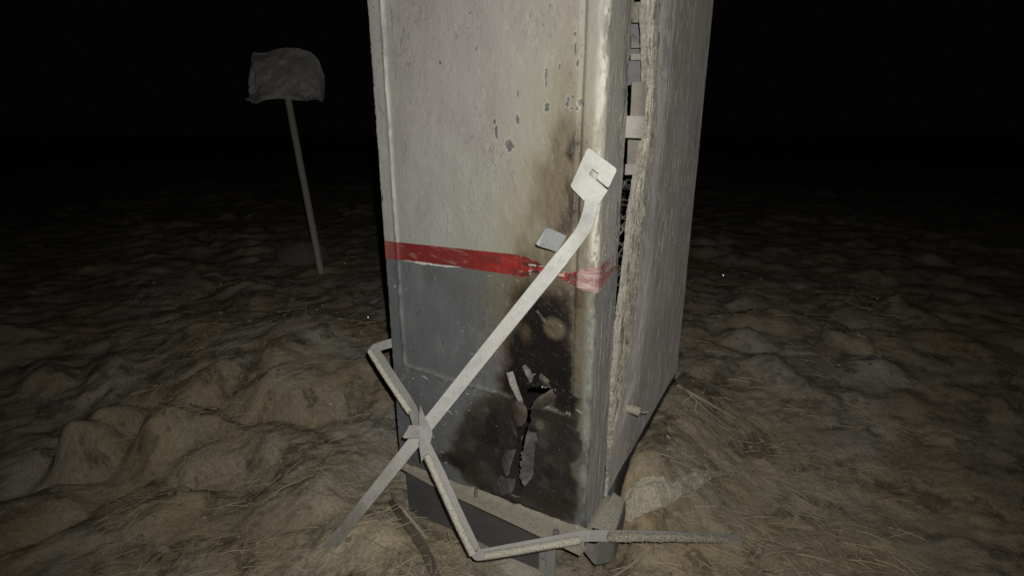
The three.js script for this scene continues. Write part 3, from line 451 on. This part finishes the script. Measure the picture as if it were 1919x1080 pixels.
  for (let k = 0; k < 46; k++) {
    const v = 0.45 + Math.pow(r(), 0.8) * 1.4, z = z2(v) - 0.006 - r() * r() * 0.12, w = 0.004 + r() * 0.009, hh = 0.012 + r() * 0.05, o = prf(z, v) + 0.002;
    const A = [V3(CW + o, v - hh / 2, z + w / 2), V3(CW + o + 0.004 * r(), v, z + w * 0.7), V3(CW + o, v + hh / 2, z + w / 2)], B = [V3(CW + o, v - hh / 2, z - w / 2), V3(CW + o + 0.002 + 0.007 * r(), v + hh * 0.1, z - w * 0.6), V3(CW + o, v + hh / 2, z - w / 3)];
    mesh('putty_flake', sheet(A, B, 6, 2, 0.0012, { wob: (a, b) => 0.0008 * n2(a * 5 + k, b * 3) }), k % 3 ? M.cream : M.innerTan, side);
  }
  // a flake standing off the panel, the clipped pipe stub
  { const [z, v] = rm(1255, 455), y = v; mesh('paint_chip', sheet([V3(CW + 0.004, y - 0.004, z + 0.026), V3(CW + 0.020, y - 0.006, z)], [V3(CW + 0.003, y + 0.016, z + 0.006), V3(CW + 0.004, y + 0.010, z - 0.012)], 5, 3, 0.0012), M.cream, side); }
  { const [z, v] = rm(1170, 764); const stub = mesh('pipe_stub', cord([V3(CW - 0.02, v + 0.002, z), V3(CW + 0.03, v - 0.002, z - 0.004), V3(CW + 0.056, v - 0.006, z - 0.006)], 0.0165, { n: 24, m: 18, blunt: true, rough: 0.05, straight: true }), M.cream, cab, 'short cream pipe stub poking from the folded edge');
    mesh('wire_end', cord([V3(CW + 0.05, v - 0.004, z - 0.004), V3(CW + 0.068, v - 0.006, z - 0.008), V3(CW + 0.082, v - 0.001, z - 0.016)], 0.0022, { n: 10, m: 6 }), M.innerPale, stub); }
  // the other sides, dark inside
  const box = (name, x0, x1, y0, y1, z0, z1, m) => { const b = new THREE.BoxGeometry(x1 - x0, y1 - y0, z1 - z0); b.translate((x0 + x1) / 2, (y0 + y1) / 2, (z0 + z1) / 2); return mesh(name, b, m, cab); };
  box('left_panel', 0.0005, 0.0025, Y0, Y1, -CD, -0.031, std([0.30, 0.29, 0.27], { r: 0.6, map: dustMap }));
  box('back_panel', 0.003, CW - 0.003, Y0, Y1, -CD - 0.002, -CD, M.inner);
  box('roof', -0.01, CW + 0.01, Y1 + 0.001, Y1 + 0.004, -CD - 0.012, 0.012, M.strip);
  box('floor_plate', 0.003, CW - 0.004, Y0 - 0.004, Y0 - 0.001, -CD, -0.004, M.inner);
      // what shows through the gap
  const toCam = (p) => { const q = p.clone().sub(EYEV); return q.y * SP + q.z * CP; };
  const RQ = (dx, arr) => arr.map(([x, y]) => { const [z, v] = rm(x, y, dx); return V3(CW + dx, v, z); });
  const gapSheet = (name, dx, a, b, m, o = {}) => { // each turned partly towards the opening it fills
    const A = RQ(dx, a), t = A.map((p) => toW(p.x, p.y, p.z)), B = b.map(([x, y], i) => { const d = -toCam(t[i]); return toL(T(x, y, d + 0.012)); });
    return mesh(name, sheet(A, B, 10, 4, 0.002, { straight: true, face: V3(0.4, 0, 1), ...o }), m, cab); };
  gapSheet('inner_clamp', -0.035, [[1184, 4], [1184, 20], [1184, 42]], [[1203, 3], [1203, 20], [1203, 42]], M.innerTan, { wob: (t, w) => 0.004 * n2(t * 6, w * 4) });
  gapSheet('inner_plate', -0.075, [[1180, 44], [1178, 108]], [[1206, 42], [1205, 108]], M.innerSteel);
  gapSheet('inner_gusset', -0.045, [[1184, 63], [1183, 90]], [[1192, 62], [1204, 88]], M.innerPale, { wob: (t, w) => -0.008 * w });
  gapSheet('inner_rail', -0.040, [[1182, 101], [1182, 113]], [[1206, 100], [1206, 112]], M.innerPale);
  gapSheet('inner_plate', -0.060, [[1178, 114], [1176, 160]], [[1206, 114], [1206, 158]], M.innerSteel);
  gapSheet('inner_shield', -0.022, [[1184, 155], [1183, 185], [1181, 219]], [[1210, 151], [1210, 185], [1208, 218]], M.innerTan, { wob: (t, w) => 0.006 * Math.sin(w * 3.1) });
  gapSheet('gap_strap', 0.004, [[1174, 217], [1173, 238], [1171, 258]], [[1207, 217], [1205, 238], [1203, 260]], M.innerPale, { wob: (t, w) => 0.006 * Math.sin(w * 2.6) + 0.001 * n2(t * 6, w * 5) });
  gapSheet('inner_bar', -0.030, [[1177, 258], [1175, 312]], [[1199, 258], [1196, 312]], M.innerTan);
  gapSheet('inner_box', -0.018, [[1172, 308], [1171, 328]], [[1196, 307], [1194, 327]], M.innerPale);
    for (let k = 0; k < 22; k++) { // tangled wires
    const y = 336 + r() * 200, f = (y - 336) / 200, x0 = 1164 - f * 12 + r() * 6, x1 = x0 + 14 + r() * 12, dy = -26 + r() * 60, dx = -0.05 + r() * 0.03;
    mesh('loose_wire', cord([...RQ(dx, [[x0, y + dy * 0.5], [(x0 + x1) / 2 + (r() - 0.5) * 8, y + (r() - 0.5) * 10], [x1, y - dy * 0.5]])], 0.0022 + r() * 0.0016, { n: 14, m: 6 }), k % 4 ? M.wire : M.innerTan, cab);
  }
  // plinth: dusty ledge, dark front sheet, slotted post, bent corner bracket
  const ledge = [[-0.026, 0.012], [0.196, 0.046], [0.501, 0.070], [0.628, 0.082], [0.748, 0.092], [0.757, 0.060], [0.742, 0.046], [0.742, -0.2], [-0.02, -0.2]];
  { const s = new THREE.Shape(ledge.map(([x, z]) => new THREE.Vector2(x, -z))); const lg = new THREE.ExtrudeGeometry(s, { depth: 0.004, bevelEnabled: false }); lg.rotateX(-Math.PI / 2); lg.translate(0, Y0 - 0.0105, 0);
    const led = mesh('base_ledge', lg, M.ledge, cab, 'pale dust-covered ledge along the foot of the front');
    const dustG = grid(130, 12, (i, j) => { const x = lerp(-0.022, 0.745, i), zo = pw(ledge.slice(0, 5), x) - 0.002, z = lerp(0.0, zo, j); return [x, Y0 - 0.0062 + (0.002 + 0.010 * Math.pow(1 - j, 3)) * (1 + 0.6 * fbm(x * 40, z * 60, 3)) * ss(1.0, 0.85, j), z]; }, (i, j, p) => [p[0], p[2]]);
    const du = mesh('dust_drift', dustG, M.ledge, led); du.userData.kind = 'stuff';
    for (const [px, py] of [[892, 932], [1042, 1004]]) { const q = toL(onY(px, py, Y0 - 0.006)), bo = [V3(q.x, Y0 - 0.02, q.z), V3(q.x, Y0 + 0.012, q.z), V3(q.x, Y0 + 0.026, q.z)]; mesh('bolt', cord(px < 1000 ? bo : bo.slice(0, 2), px < 1000 ? 0.0058 : 0.010, { n: 18, m: 14, blunt: true, straight: true }), M.bolt, led); }
  }
  const pan = box('plinth_sheet', 0.006, 0.566, 0.0, Y0 - 0.012, -0.028, -0.024, M.plinth);
  { const hole = new THREE.Shape([[0.566, 0], [0.596, 0], [0.596, Y0 - 0.012], [0.566, Y0 - 0.012]].map((p) => new THREE.Vector2(...p)));
    for (const y of [0.045, 0.120, 0.185]) hole.holes.push(new THREE.Path([[0.5715, y - 0.013], [0.590, y - 0.019], [0.590, y + 0.011], [0.5715, y + 0.016]].map((p) => new THREE.Vector2(...p))));
    const pg = new THREE.ExtrudeGeometry(hole, { depth: 0.004, bevelEnabled: false }); pg.translate(0, 0, -0.022); mesh('slotted_post', pg, M.strip, cab); 
    box('post_flange', 0.597, 0.628, 0.0, Y0 - 0.012, -0.014, -0.010, M.strip); }
  box('plinth_back_sheet', 0.0, 0.70, 0, Y0 - 0.012, -0.40, -0.396, M.inner); box('plinth_left_sheet', 0.002, 0.005, 0, Y0 - 0.012, -0.39, -0.034, M.inner);
  box('plinth_side_rail', 0.70, 0.728, 0.10, Y0 - 0.006, -CD, -0.30, M.plinth);
  const br = mesh('corner_bracket', sheet([V3(0.738, Y0 - 0.004, -0.030), V3(0.745, Y0 + 0.004, -0.12), V3(0.752, Y0 + 0.008, -0.205)], [V3(0.806, Y0 - 0.012, -0.050), V3(0.802, Y0 - 0.006, -0.12), V3(0.792, Y0 - 0.004, -0.200)], 20, 8, 0.004, { wob: (t, w) => 0.002 * fbm(t * 9, w * 6, 3), face: V3(0, 1, 0) }), M.cream, cab, 'bent corner bracket, dusty on top');
  mesh('hanging_flange', sheet(
    [V3(0.744, 0.236, 0.030), V3(0.770, 0.236, 0.026), V3(0.806, 0.236, -0.048), V3(0.803, 0.243, -0.12), V3(0.793, 0.245, -0.200)],
    [V3(0.742, 0.205, 0.034), V3(0.775, 0.168, 0.030), V3(0.812, 0.135, -0.040), V3(0.806, 0.15, -0.12), V3(0.798, 0.19, -0.196)], 30, 8, 0.003, { straight: true, crease: 0.4, wob: (t, w) => 0.001 * fbm(t * 6, w * 3, 2) }), std([0.23, 0.225, 0.205], { r: 0.65, map: dustMap, bumpMap: dustBump, bumpScale: 0.0006 }), br);
}

// ---------------------------------------------------------------- the flat bar leaning on the cabinet
{
  // depths along the straight bar, from where it rests on the panel to where it enters the soil
  const tA = 1.373, tB = 1.794, tAt = (px) => { const k = (1062 - px) / 450; return 1 / ((1 - k) / tA + k / tB); };
  const foot = onY(612, 1050, 0.05);
  const bar = thing('flat_bar', 'long pale dusty flat steel bar with notched square plate, leaning across the cabinet front', 'metal bar', V3(foot.x, ground(foot.x, foot.z), foot.z));
  // left edge and right edge of the bar in the photograph, each at its distance
  const EL = [[1096, 374, 1.312], [1091, 398, 1.328], [1081, 425, 1.342], [1066, 446, 1.357], [1043, 474, 1.377]], ER = [[1121, 380, 1.296], [1114, 410, 1.303], [1105, 434, 1.316], [1088, 459, 1.343], [1063.5, 491, 1.366]];
  const e = (a) => a.map(([x, y, t]) => T(x, y, t));
  part('bent_neck', sheet(e(EL), e(ER), 26, 6, 0.003, { face: EN }), M.bar, bar);
  const c0 = [1054, 481.5], c1 = [575, 1080];
  const edge = (off) => [0, 0.25, 0.5, 0.75, 1].map((k) => { const x = lerp(c0[0], c1[0], k), y = lerp(c0[1], c1[1], k), t = tAt(x) - 0.006, w = 0.0192 / t * FOCAL; const nx = -0.780, ny = -0.626; return T(x - nx * w * off, y - ny * w * off, t - off * 0.006); });
  const bg = sheet(edge(-1), edge(1), 160, 8, 0.0045, { face: EN, straight: true, warp: (p, t, w) => { p.addScaledVector(EN, 0.004 * Math.sin(t * 7) + 0.0015 * n2(t * 22, 3) + (w - 0.5) * 0.004 * Math.sin(t * 11)); } }), bp = bg.attributes.position, bc = new Float32Array(bp.count * 3);
  for (let i = 0; i < bp.count; i++) { const x = bp.getX(i), y = bp.getY(i), k = ss(0.0, 0.5, 0.52 - y + 0.22 * fbm(x * 24, y * 24, 4) + 0.08 * n2(x * 150, y * 150)); bc.set(mix3([1, 1, 1], [0.50, 0.46, 0.40], k * 0.9), 3 * i); }   // soil clinging to the buried end, in patches
  bg.setAttribute('color', new THREE.BufferAttribute(bc, 3)); const soiled = M.bar.clone(); soiled.vertexColors = true; part('bar', bg, soiled, bar);
  // notched end plate lying flat against the panel
  const dz = 0.034, oz = (arr) => arr.map(([x, y]) => fm(x, y, dz));
  const outline = oz([[1102, 276], [1156.5, 317.5], [1140, 352], [1118.5, 334.5], [1122, 325], [1110, 315.5], [1103, 326.7], [1138.5, 357], [1121, 384], [1096, 377], [1069.5, 349.5]]);
  const pg = plate(roundCorners(outline, [0.010, 0.008, 0.005, 0, 0, 0, 0, 0.002, 0, 0, 0.006]), 0.003, dz - 0.0015);
  pg.applyMatrix4(new THREE.Matrix4().makeRotationY(-ANG)); pg.translate(ORG.x, 0, ORG.z);
  part('end_plate', pg, M.bar, bar, 'square end plate with a square notch and a slit');
  const tabm = std([0.40, 0.42, 0.42], { r: 0.45, metal: 0.2, map: dustMap, bumpMap: dustBump, bumpScale: 0.0003 });
  part('tab', sheet([[1062, 442.5, 1.362], [1045, 435, 1.35], [1030, 428.5, 1.335], [1024, 428, 1.33], [1020.5, 430.5, 1.33]].map(([x, y, t]) => T(x, y, t)), [[1044, 473, 1.379], [1030, 468, 1.365], [1014, 463, 1.35], [1007, 460, 1.345], [1004.5, 457, 1.345]].map(([x, y, t]) => T(x, y, t)), 16, 6, 0.003, { face: EN }), tabm, bar, 'bluish grey side tab with rounded corners');
}
// ---------------------------------------------------------------- the bent frame strip with its foam seal
{
  const foot = onY(1330, 1005, 0.12);
  const fr = thing('bent_frame_strip', 'bent zigzag steel strip with crumbling foam seal, lying before the cabinet foot', 'metal strip', V3(foot.x, ground(foot.x, foot.z), foot.z));
  const E3 = (a) => a.map(([x, y, t]) => T(x, y, t));
  const strip = (name, a, b, n, o = {}) => part(name, sheet(E3(a), E3(b), n, 4, 0.0025, { face: EN, ...o }), M.strip, fr);
  const seal = (pts, r, o) => part('foam_seal', cord(E3(pts), r, { m: 14, rough: 0.07, teeth: 0.13, square: true, blunt: true, ...o, n: 420 }), o.mat || M.foam, fr);
  // short end behind the cabinet's left edge, then the arm down to the crossing
  strip('short_end', [[699, 646, 1.915], [716, 640, 1.905], [745, 631, 1.90]], [[706, 662, 1.910], [718, 656, 1.905], [745, 649, 1.90]], 8, { straight: true });
  strip('upper_arm', [[699, 646, 1.915], [712, 657, 1.905], [737, 694, 1.842], [772, 747, 1.752], [784, 769, 1.702], [790, 796, 1.650], [803, 838, 1.585]], [[690, 655, 1.915], [700, 670, 1.890], [722, 704, 1.832], [757, 757, 1.742], [767, 776, 1.695], [775, 804, 1.645], [788, 846, 1.580]], 40);
  seal([[693, 659, 1.895], [720, 702, 1.815], [748, 744, 1.735], [768, 773, 1.685]], 0.0072, { seed: 3, rough: 0.12 });
  // pointed joint plate and its tab over the bar
  strip('joint_plate', [[788, 761, 1.60], [797, 782, 1.575], [811, 812, 1.545], [806, 832, 1.545], [800, 852, 1.548]], [[786.5, 764, 1.60], [785, 785, 1.58], [787, 812, 1.555], [786, 840, 1.55], [790, 866, 1.55]], 24, { straight: true });
  strip('joint_tab', [[794, 799, 1.57], [782, 797.5, 1.555], [769, 798, 1.535], [767, 799, 1.533]], [[786, 821, 1.565], [774, 821.5, 1.55], [758, 821.5, 1.53], [755, 819, 1.528]], 10);
  // arm down to the front corner, and on to the right over the ledge
  strip('lower_arm', [[806, 830, 1.544], [830, 877, 1.542], [864, 952, 1.537], [890, 1007, 1.534], [900, 1028, 1.533]], [[793, 838, 1.548], [817, 885, 1.545], [851, 958, 1.540], [877, 1016, 1.536], [886, 1036, 1.534]], 40);
  seal([[799, 853, 1.535], [826, 912, 1.530], [855, 976, 1.526], [886, 1040, 1.522]], 0.0088, { seed: 11, n: 200 });
  strip('front_arm', [[898, 1029, 1.534], [905, 1029, 1.534], [955, 1020, 1.54], [1014, 1009, 1.55], [1060, 1000, 1.56], [1080, 996, 1.565], [1110, 994, 1.57], [1142, 994, 1.58], [1196, 995, 1.63], [1260, 996, 1.70], [1330, 999, 1.80], [1400, 1004, 1.90]], [[884, 1044, 1.534], [893, 1051, 1.532], [950, 1039, 1.537], [1014, 1029, 1.547], [1060, 1020, 1.556], [1080, 1017, 1.562], [1110, 1015.5, 1.568], [1142, 1016, 1.578], [1196, 1015, 1.628], [1260, 1015, 1.698], [1330, 1014, 1.798], [1400, 1018, 1.898]], 90);
  seal([[907, 1043, 1.520], [960, 1034.5, 1.526], [1020, 1024, 1.537], [1085, 1013, 1.552]], 0.0095, { seed: 23, n: 200 });
  seal([[1142, 1006, 1.565], [1172, 1007, 1.598], [1205, 1007, 1.632], [1250, 1008, 1.685], [1300, 1009, 1.755], [1360, 1012, 1.84]], 0.0105, { seed: 31, n: 200, rough: 0.4, mat: M.foamDirty });
}
// ---------------------------------------------------------------- leaning post with a plate, away in the dark
{
  const b = onY(602, 512, 0.25), by = ground(b.x, b.z), t0 = 4.53;
  const sp = thing('leaning_signpost', 'leaning pole with a dented grey sheet plate, standing in the dark field', 'signpost', V3(b.x, by, b.z));
  const top = T(526, 110, 4.62);
  part('pole', cord([V3(b.x + 0.01, by - 0.25, b.z), b.clone(), T(560, 290, 4.57), top], 0.029, { n: 40, m: 14, blunt: true }), M.pole, sp);
  const A = [[466, 150], [467, 122], [469, 96], [500, 93], [530, 89], [558, 89], [580, 97], [595, 114], [604, 140], [606, 186]], nA = A.map(([x, y]) => T(x, y, 4.56)), B = [470, 484, 498, 512, 530, 552, 572, 588, 598, 606].map((x, i) => T(x, 188 + 2.5 * Math.sin(i * 1.3), 4.52));
  part('plate', sheet(nA, B, 80, 30, 0.004, { face: V3(0, 0, 1), straight: true, crease: 0.35, warp: (p, t, w) => { p.z += 0.05 * Math.abs(n2(t * 4.2 + 3, w * 2.2)) + 0.035 * fbm(t * 9, w * 5, 3) + 0.07 * ss(0.78, 1, w) * Math.sin(t * 6 + 1) - 0.05 * ss(0.25, 0.0, w); p.y += 0.02 * n2(t * 7, w * 3); } }), M.sign, sp);
  part('clamp', cord([T(540, 178, 4.56), T(537, 166, 4.555)], 0.040, { n: 6, m: 14, blunt: true, straight: true }), M.pole, sp);
}
// ---------------------------------------------------------------- debris on the ground
const gOn = (px, py, up = 0) => { let lo = 0.3, hi = 60; const r = ray(px, py); for (let t = 0.3; t < 60; t += 0.01) { const p = T(px, py, t); if (p.y < ground(p.x, p.z) + up) return p; } return T(px, py, 6); };
{
  const a = onY(1172, 922, 0.215), sh = thing('torn_sheet', 'torn dusty brown sheet of bark-like lagging lying by the cabinet corner', 'torn sheet', V3(a.x, ground(a.x, a.z), a.z));
  const topE = [[1169, 934, .205], [1178, 915, .215], [1192, 903, .215], [1222, 891, .215], [1242, 887, .205], [1246, 901, .19], [1260, 904, .185], [1287, 893, .18], [1321, 881, .175], [1340, 886, .165], [1368, 880, .155]], botE = [[1171, 978, .165], [1180, 978, .16], [1203, 965, .165], [1225, 957, .165], [1240, 951, .165], [1262, 941, .16], [1280, 931, .155], [1300, 919, .155], [1326, 902, .15], [1348, 892, .15], [1370, 884, .145]];
  part('sheet', sheet(topE.map(([x, y], i) => gOn(x, y, 0.055)), botE.map(([x, y], i) => gOn(x, y, 0.085 - 0.002 * i)), 80, 16, 0.006, { straight: true, face: V3(0, 1, 0.5), warp: (p, t, w) => { p.y += 0.012 * fbm(t * 8, w * 3, 3) + 0.018 * Math.sin(w * Math.PI) * (1 - t * 0.5) + 0.009 * n2(t * 30, w * 9); } }), M.tornSheet, sh);
}
{ // a pale stone by the signpost
  const p = gOn(578, 492), g = new THREE.IcosahedronGeometry(1, 5), a = g.attributes.position; for (let i = 0; i < a.count; i++) { const x = a.getX(i), y = a.getY(i), z = a.getZ(i), k = 1 + 0.20 * fbm(x * 1.4 + 3, y * 1.4 + z * 1.1, 4) + 0.02 * n2(x * 9, y * 9 + z * 7); a.setXYZ(i, x * k * 0.25, y * k * 0.15, z * k * 0.19); } g.computeVertexNormals();
  const o = mesh('boulder', g, std([0.33, 0.30, 0.26], { r: 0.95, map: foamMap, bumpMap: foamBump, bumpScale: 0.006 }), scene); o.position.set(p.x - 0.09, ground(p.x - 0.09, p.z - 0.1) + 0.06, p.z - 0.1); o.userData = { label: 'pale rounded boulder half sunk beside the leaning pole', category: 'boulder' };
}
function stick(name, label, pts, r, m, lift = 0.012, group) {
  const P = pts.map(([x, y, l]) => gOn(x, y, l ?? lift)), base = P[0].clone(); base.y = ground(base.x, base.z);
  const o = thing(name, label, name.split('_').pop(), base, group); part('shaft', cord(P, r, { n: 60, m: 9, rough: 0.18, seed: pts[0][0] }), m, o); return o;
}
const tw = stick('dry_twig', 'thin dry forked twig leaning out from behind the cabinet corner', [[1256, 700, 0.03], [1290, 737, 0.05], [1324, 770, 0.04], [1372, 806, 0.015]], (t) => 0.0045 - 0.0018 * t, M.twig);
part('side_shoot', cord([gOn(1296, 742, 0.05), gOn(1281, 754, 0.02), gOn(1279, 760, 0.012)], 0.003, { n: 14, m: 7 }), M.twig, tw);
part('side_shoot', cord([gOn(1306, 752, 0.05), gOn(1303, 768, 0.02), gOn(1306, 776, 0.01)], 0.0035, { n: 14, m: 7 }), M.twig, tw);
stick('stout_stick', 'stout pale stick lying on the soil behind the thin forked twig', [[1268, 722, 0.012], [1310, 746, 0.014], [1380, 786, 0.012]], (t) => 0.0085 - 0.001 * t, M.twig);
const t2 = stick('bent_stalk', 'short bent stalk standing from the soil under the torn sheet', [[1290, 931, 0.055], [1296, 950, 0.03], [1302, 975, 0.006]], 0.0025, M.twig);
part('root_fork', cord([gOn(1302, 974, 0.006), gOn(1291, 972, 0.01), gOn(1278, 966, 0.01)], 0.002, { n: 10, m: 6 }), M.twig, t2);
stick('straw_stem', 'straight straw stem lying between torn sheet and frame strip', [[1246, 948, 0.01], [1262, 960, 0.012], [1284, 974, 0.008]], 0.003, M.twig);
stick('straw_stem', 'slim straw stem lying on bare soil below the hanging corner flange', [[1144, 1084, 0.008], [1170, 1068, 0.012], [1202, 1044, 0.01]], 0.0035, M.twig);
stick('straw_stem', 'pale straw stem on the mound right of the pipe stub', [[1276, 846, 0.01], [1296, 860, 0.012], [1316, 874, 0.008]], 0.0035, M.twig);
stick('grass_stalk', 'thin grass stalk standing before the dark plinth sheet', [[838, 994, 0.09], [845, 1015, 0.06], [856, 1040, 0.02], [868, 1052, 0.004]], 0.0016, M.twig);
{ // split lath lying against the plinth
  const P = [[738, 934, 0.03], [760, 966, 0.03], [786, 1000, 0.028], [806, 1030, 0.03], [830, 1090, 0.02]], Q = [[728, 940, 0.02], [748, 974, 0.016], [772, 1008, 0.014], [790, 1038, 0.014], [812, 1098, 0.006]];
  const L = P.map(([x, y, l]) => gOn(x, y, l)), R = Q.map(([x, y, l]) => gOn(x, y, l));
  const o = thing('split_lath', 'split weathered lath lying along the dusty heap by the plinth', 'wood lath', V3(R[0].x, ground(R[0].x, R[0].z), R[0].z));
  part('lath', sheet(L, R, 50, 5, 0.008, { face: V3(0, 1, 0.3), wob: (t, w) => 0.004 * fbm(t * 5, w * 9, 3) }), M.bark, o);
  part('splinter', cord([gOn(733, 926, 0.03), gOn(757, 957, 0.035), gOn(780, 985, 0.03), gOn(802, 1012, 0.015)], 0.006, { n: 40, m: 8, rough: 0.25, seed: 5 }), M.twig, o);
}
{ // loose grit, clods and straw: nobody could count them
  const r = rng(5), mk = (name, geo, m, n, place, label, category) => { const o = new THREE.InstancedMesh(geo, m, n); o.name = name; o.castShadow = o.receiveShadow = true; o.userData = { kind: 'stuff', label, category }; const d = new THREE.Object3D(), c = new THREE.Color(); for (let i = 0; i < n; i++) { place(d, c, i); d.updateMatrix(); o.setMatrixAt(i, d.matrix); o.setColorAt(i, c); } scene.add(o); };
  const clod = new THREE.IcosahedronGeometry(1, 1); { const p = clod.attributes.position; for (let i = 0; i < p.count; i++) { const x = p.getX(i), y = p.getY(i), z = p.getZ(i), k = 1 + 0.45 * fbm(x * 1.9 + 5, y * 1.9 + z * 1.3, 3); p.setXYZ(i, x * k, y * k * 0.75, z * k); } clod.computeVertexNormals(); }
  const spot = () => { for (; ;) { const D = 1.05 + Math.pow(r(), 1.6) * 3.2, x = (r() - 0.5) * 2 * (0.5 + D * 0.62), q = toL(V3(x, 0, -D)); if (q.x > -0.02 && q.x < 0.82 && q.z > -1.3 && q.z < 0.02) continue; return [x, -D, q]; } };
  mk('soil_clods', clod, std([1, 1, 1], { r: 0.95 }), 7000, (d, c) => { let x, z; do { [x, z] = spot(); } while (fbm(x * 6, z * 6, 3) < 0.0 && r() < 0.75); const s = 0.0014 + Math.pow(r(), 6) * 0.014; d.position.set(x, ground(x, z) - s * 0.1, z); d.rotation.set(r() * 6, r() * 6, r() * 6); d.scale.set(s * (0.7 + 0.6 * r()), s * (0.6 + 0.4 * r()), s * (0.7 + 0.8 * r())); const k = 0.55 + 0.5 * r(), w = r(); c.setRGB(0.33 * k, (0.275 + 0.02 * w) * k, (0.19 + 0.05 * w) * k); }, 'scattered crumbs and clods of brown soil', 'soil');
  const blade = cord([V3(0, 0, -0.5), V3(0.03, 0.05, 0), V3(-0.02, 0, 0.5)], 0.022, { n: 8, m: 5 });
  mk('straw_litter', blade, std([1, 1, 1], { r: 0.9 }), 9000, (d, c) => { let x, z, q; do { [x, z, q] = spot(); } while ((r() < 0.5 && -z > 2.4) || (r() < 0.6 && fbm(x * 5 + 40, z * 5, 2) < 0)); const l = 0.015 + Math.pow(r(), 2.2) * 0.11; d.position.set(x, ground(x, z) + 0.002 + 0.05 * l, z); d.rotation.set((r() - 0.5) * 0.5, r() * 6.3, 0); d.scale.set(Math.min(l, 0.05), l * 0.8, l); const k = 0.6 + 0.7 * r(); c.setRGB(0.42 * k, 0.36 * k, 0.25 * k); }, 'broken straw and dead grass strewn over the soil', 'straw');
  const flake = new THREE.IcosahedronGeometry(1, 1), at = [[605, 572], [646, 494], [690, 595], [620, 757], [575, 906], [1355, 516], [560, 630]];
  mk('snowflakes', flake, std([0.85, 0.87, 0.9], { r: 0.7 }), at.length, (d, c, i) => { const p = T(at[i][0], at[i][1], 0.95 + 0.5 * r()), s = 0.0007 + 0.0003 * r(); d.position.copy(p); d.rotation.set(r(), r(), r()); d.scale.set(s, s * 0.7, s); c.setRGB(1, 1, 1); }, 'a few small snowflakes drifting in the night air', 'snow');
}
{ // the torch that lights the place, held beside the lens
  const dir = torchLight.target.position.clone().sub(TORCH).normalize(), back = (k) => TORCH.clone().addScaledVector(dir, -k);
  const t = thing('hand_torch', 'small black hand torch shining at the cabinet from beside the camera', 'torch', back(0.12));
  part('body', cord([back(0.13), back(0.045)], 0.011, { n: 10, m: 18, blunt: true, straight: true }), std([0.03, 0.03, 0.03], { r: 0.5 }), t);
  part('head', cord([back(0.045), back(0.03), back(0.012)], (k) => 0.011 + 0.005 * k, { n: 10, m: 18, blunt: true, straight: true }), std([0.03, 0.03, 0.03], { r: 0.4 }), t);
  const lens = new THREE.CylinderGeometry(0.013, 0.013, 0.003, 20); lens.applyQuaternion(new THREE.Quaternion().setFromUnitVectors(V3(0, 1, 0), dir)); lens.translate(...back(0.008).toArray());
  const lm = std([0.9, 0.9, 0.85], { r: 0.3 }); lm.emissive = new THREE.Color(1, 0.94, 0.84); lm.emissiveIntensity = 4; part('lamp_lens', lens, lm, t);
}
renderer.render(scene, camera);
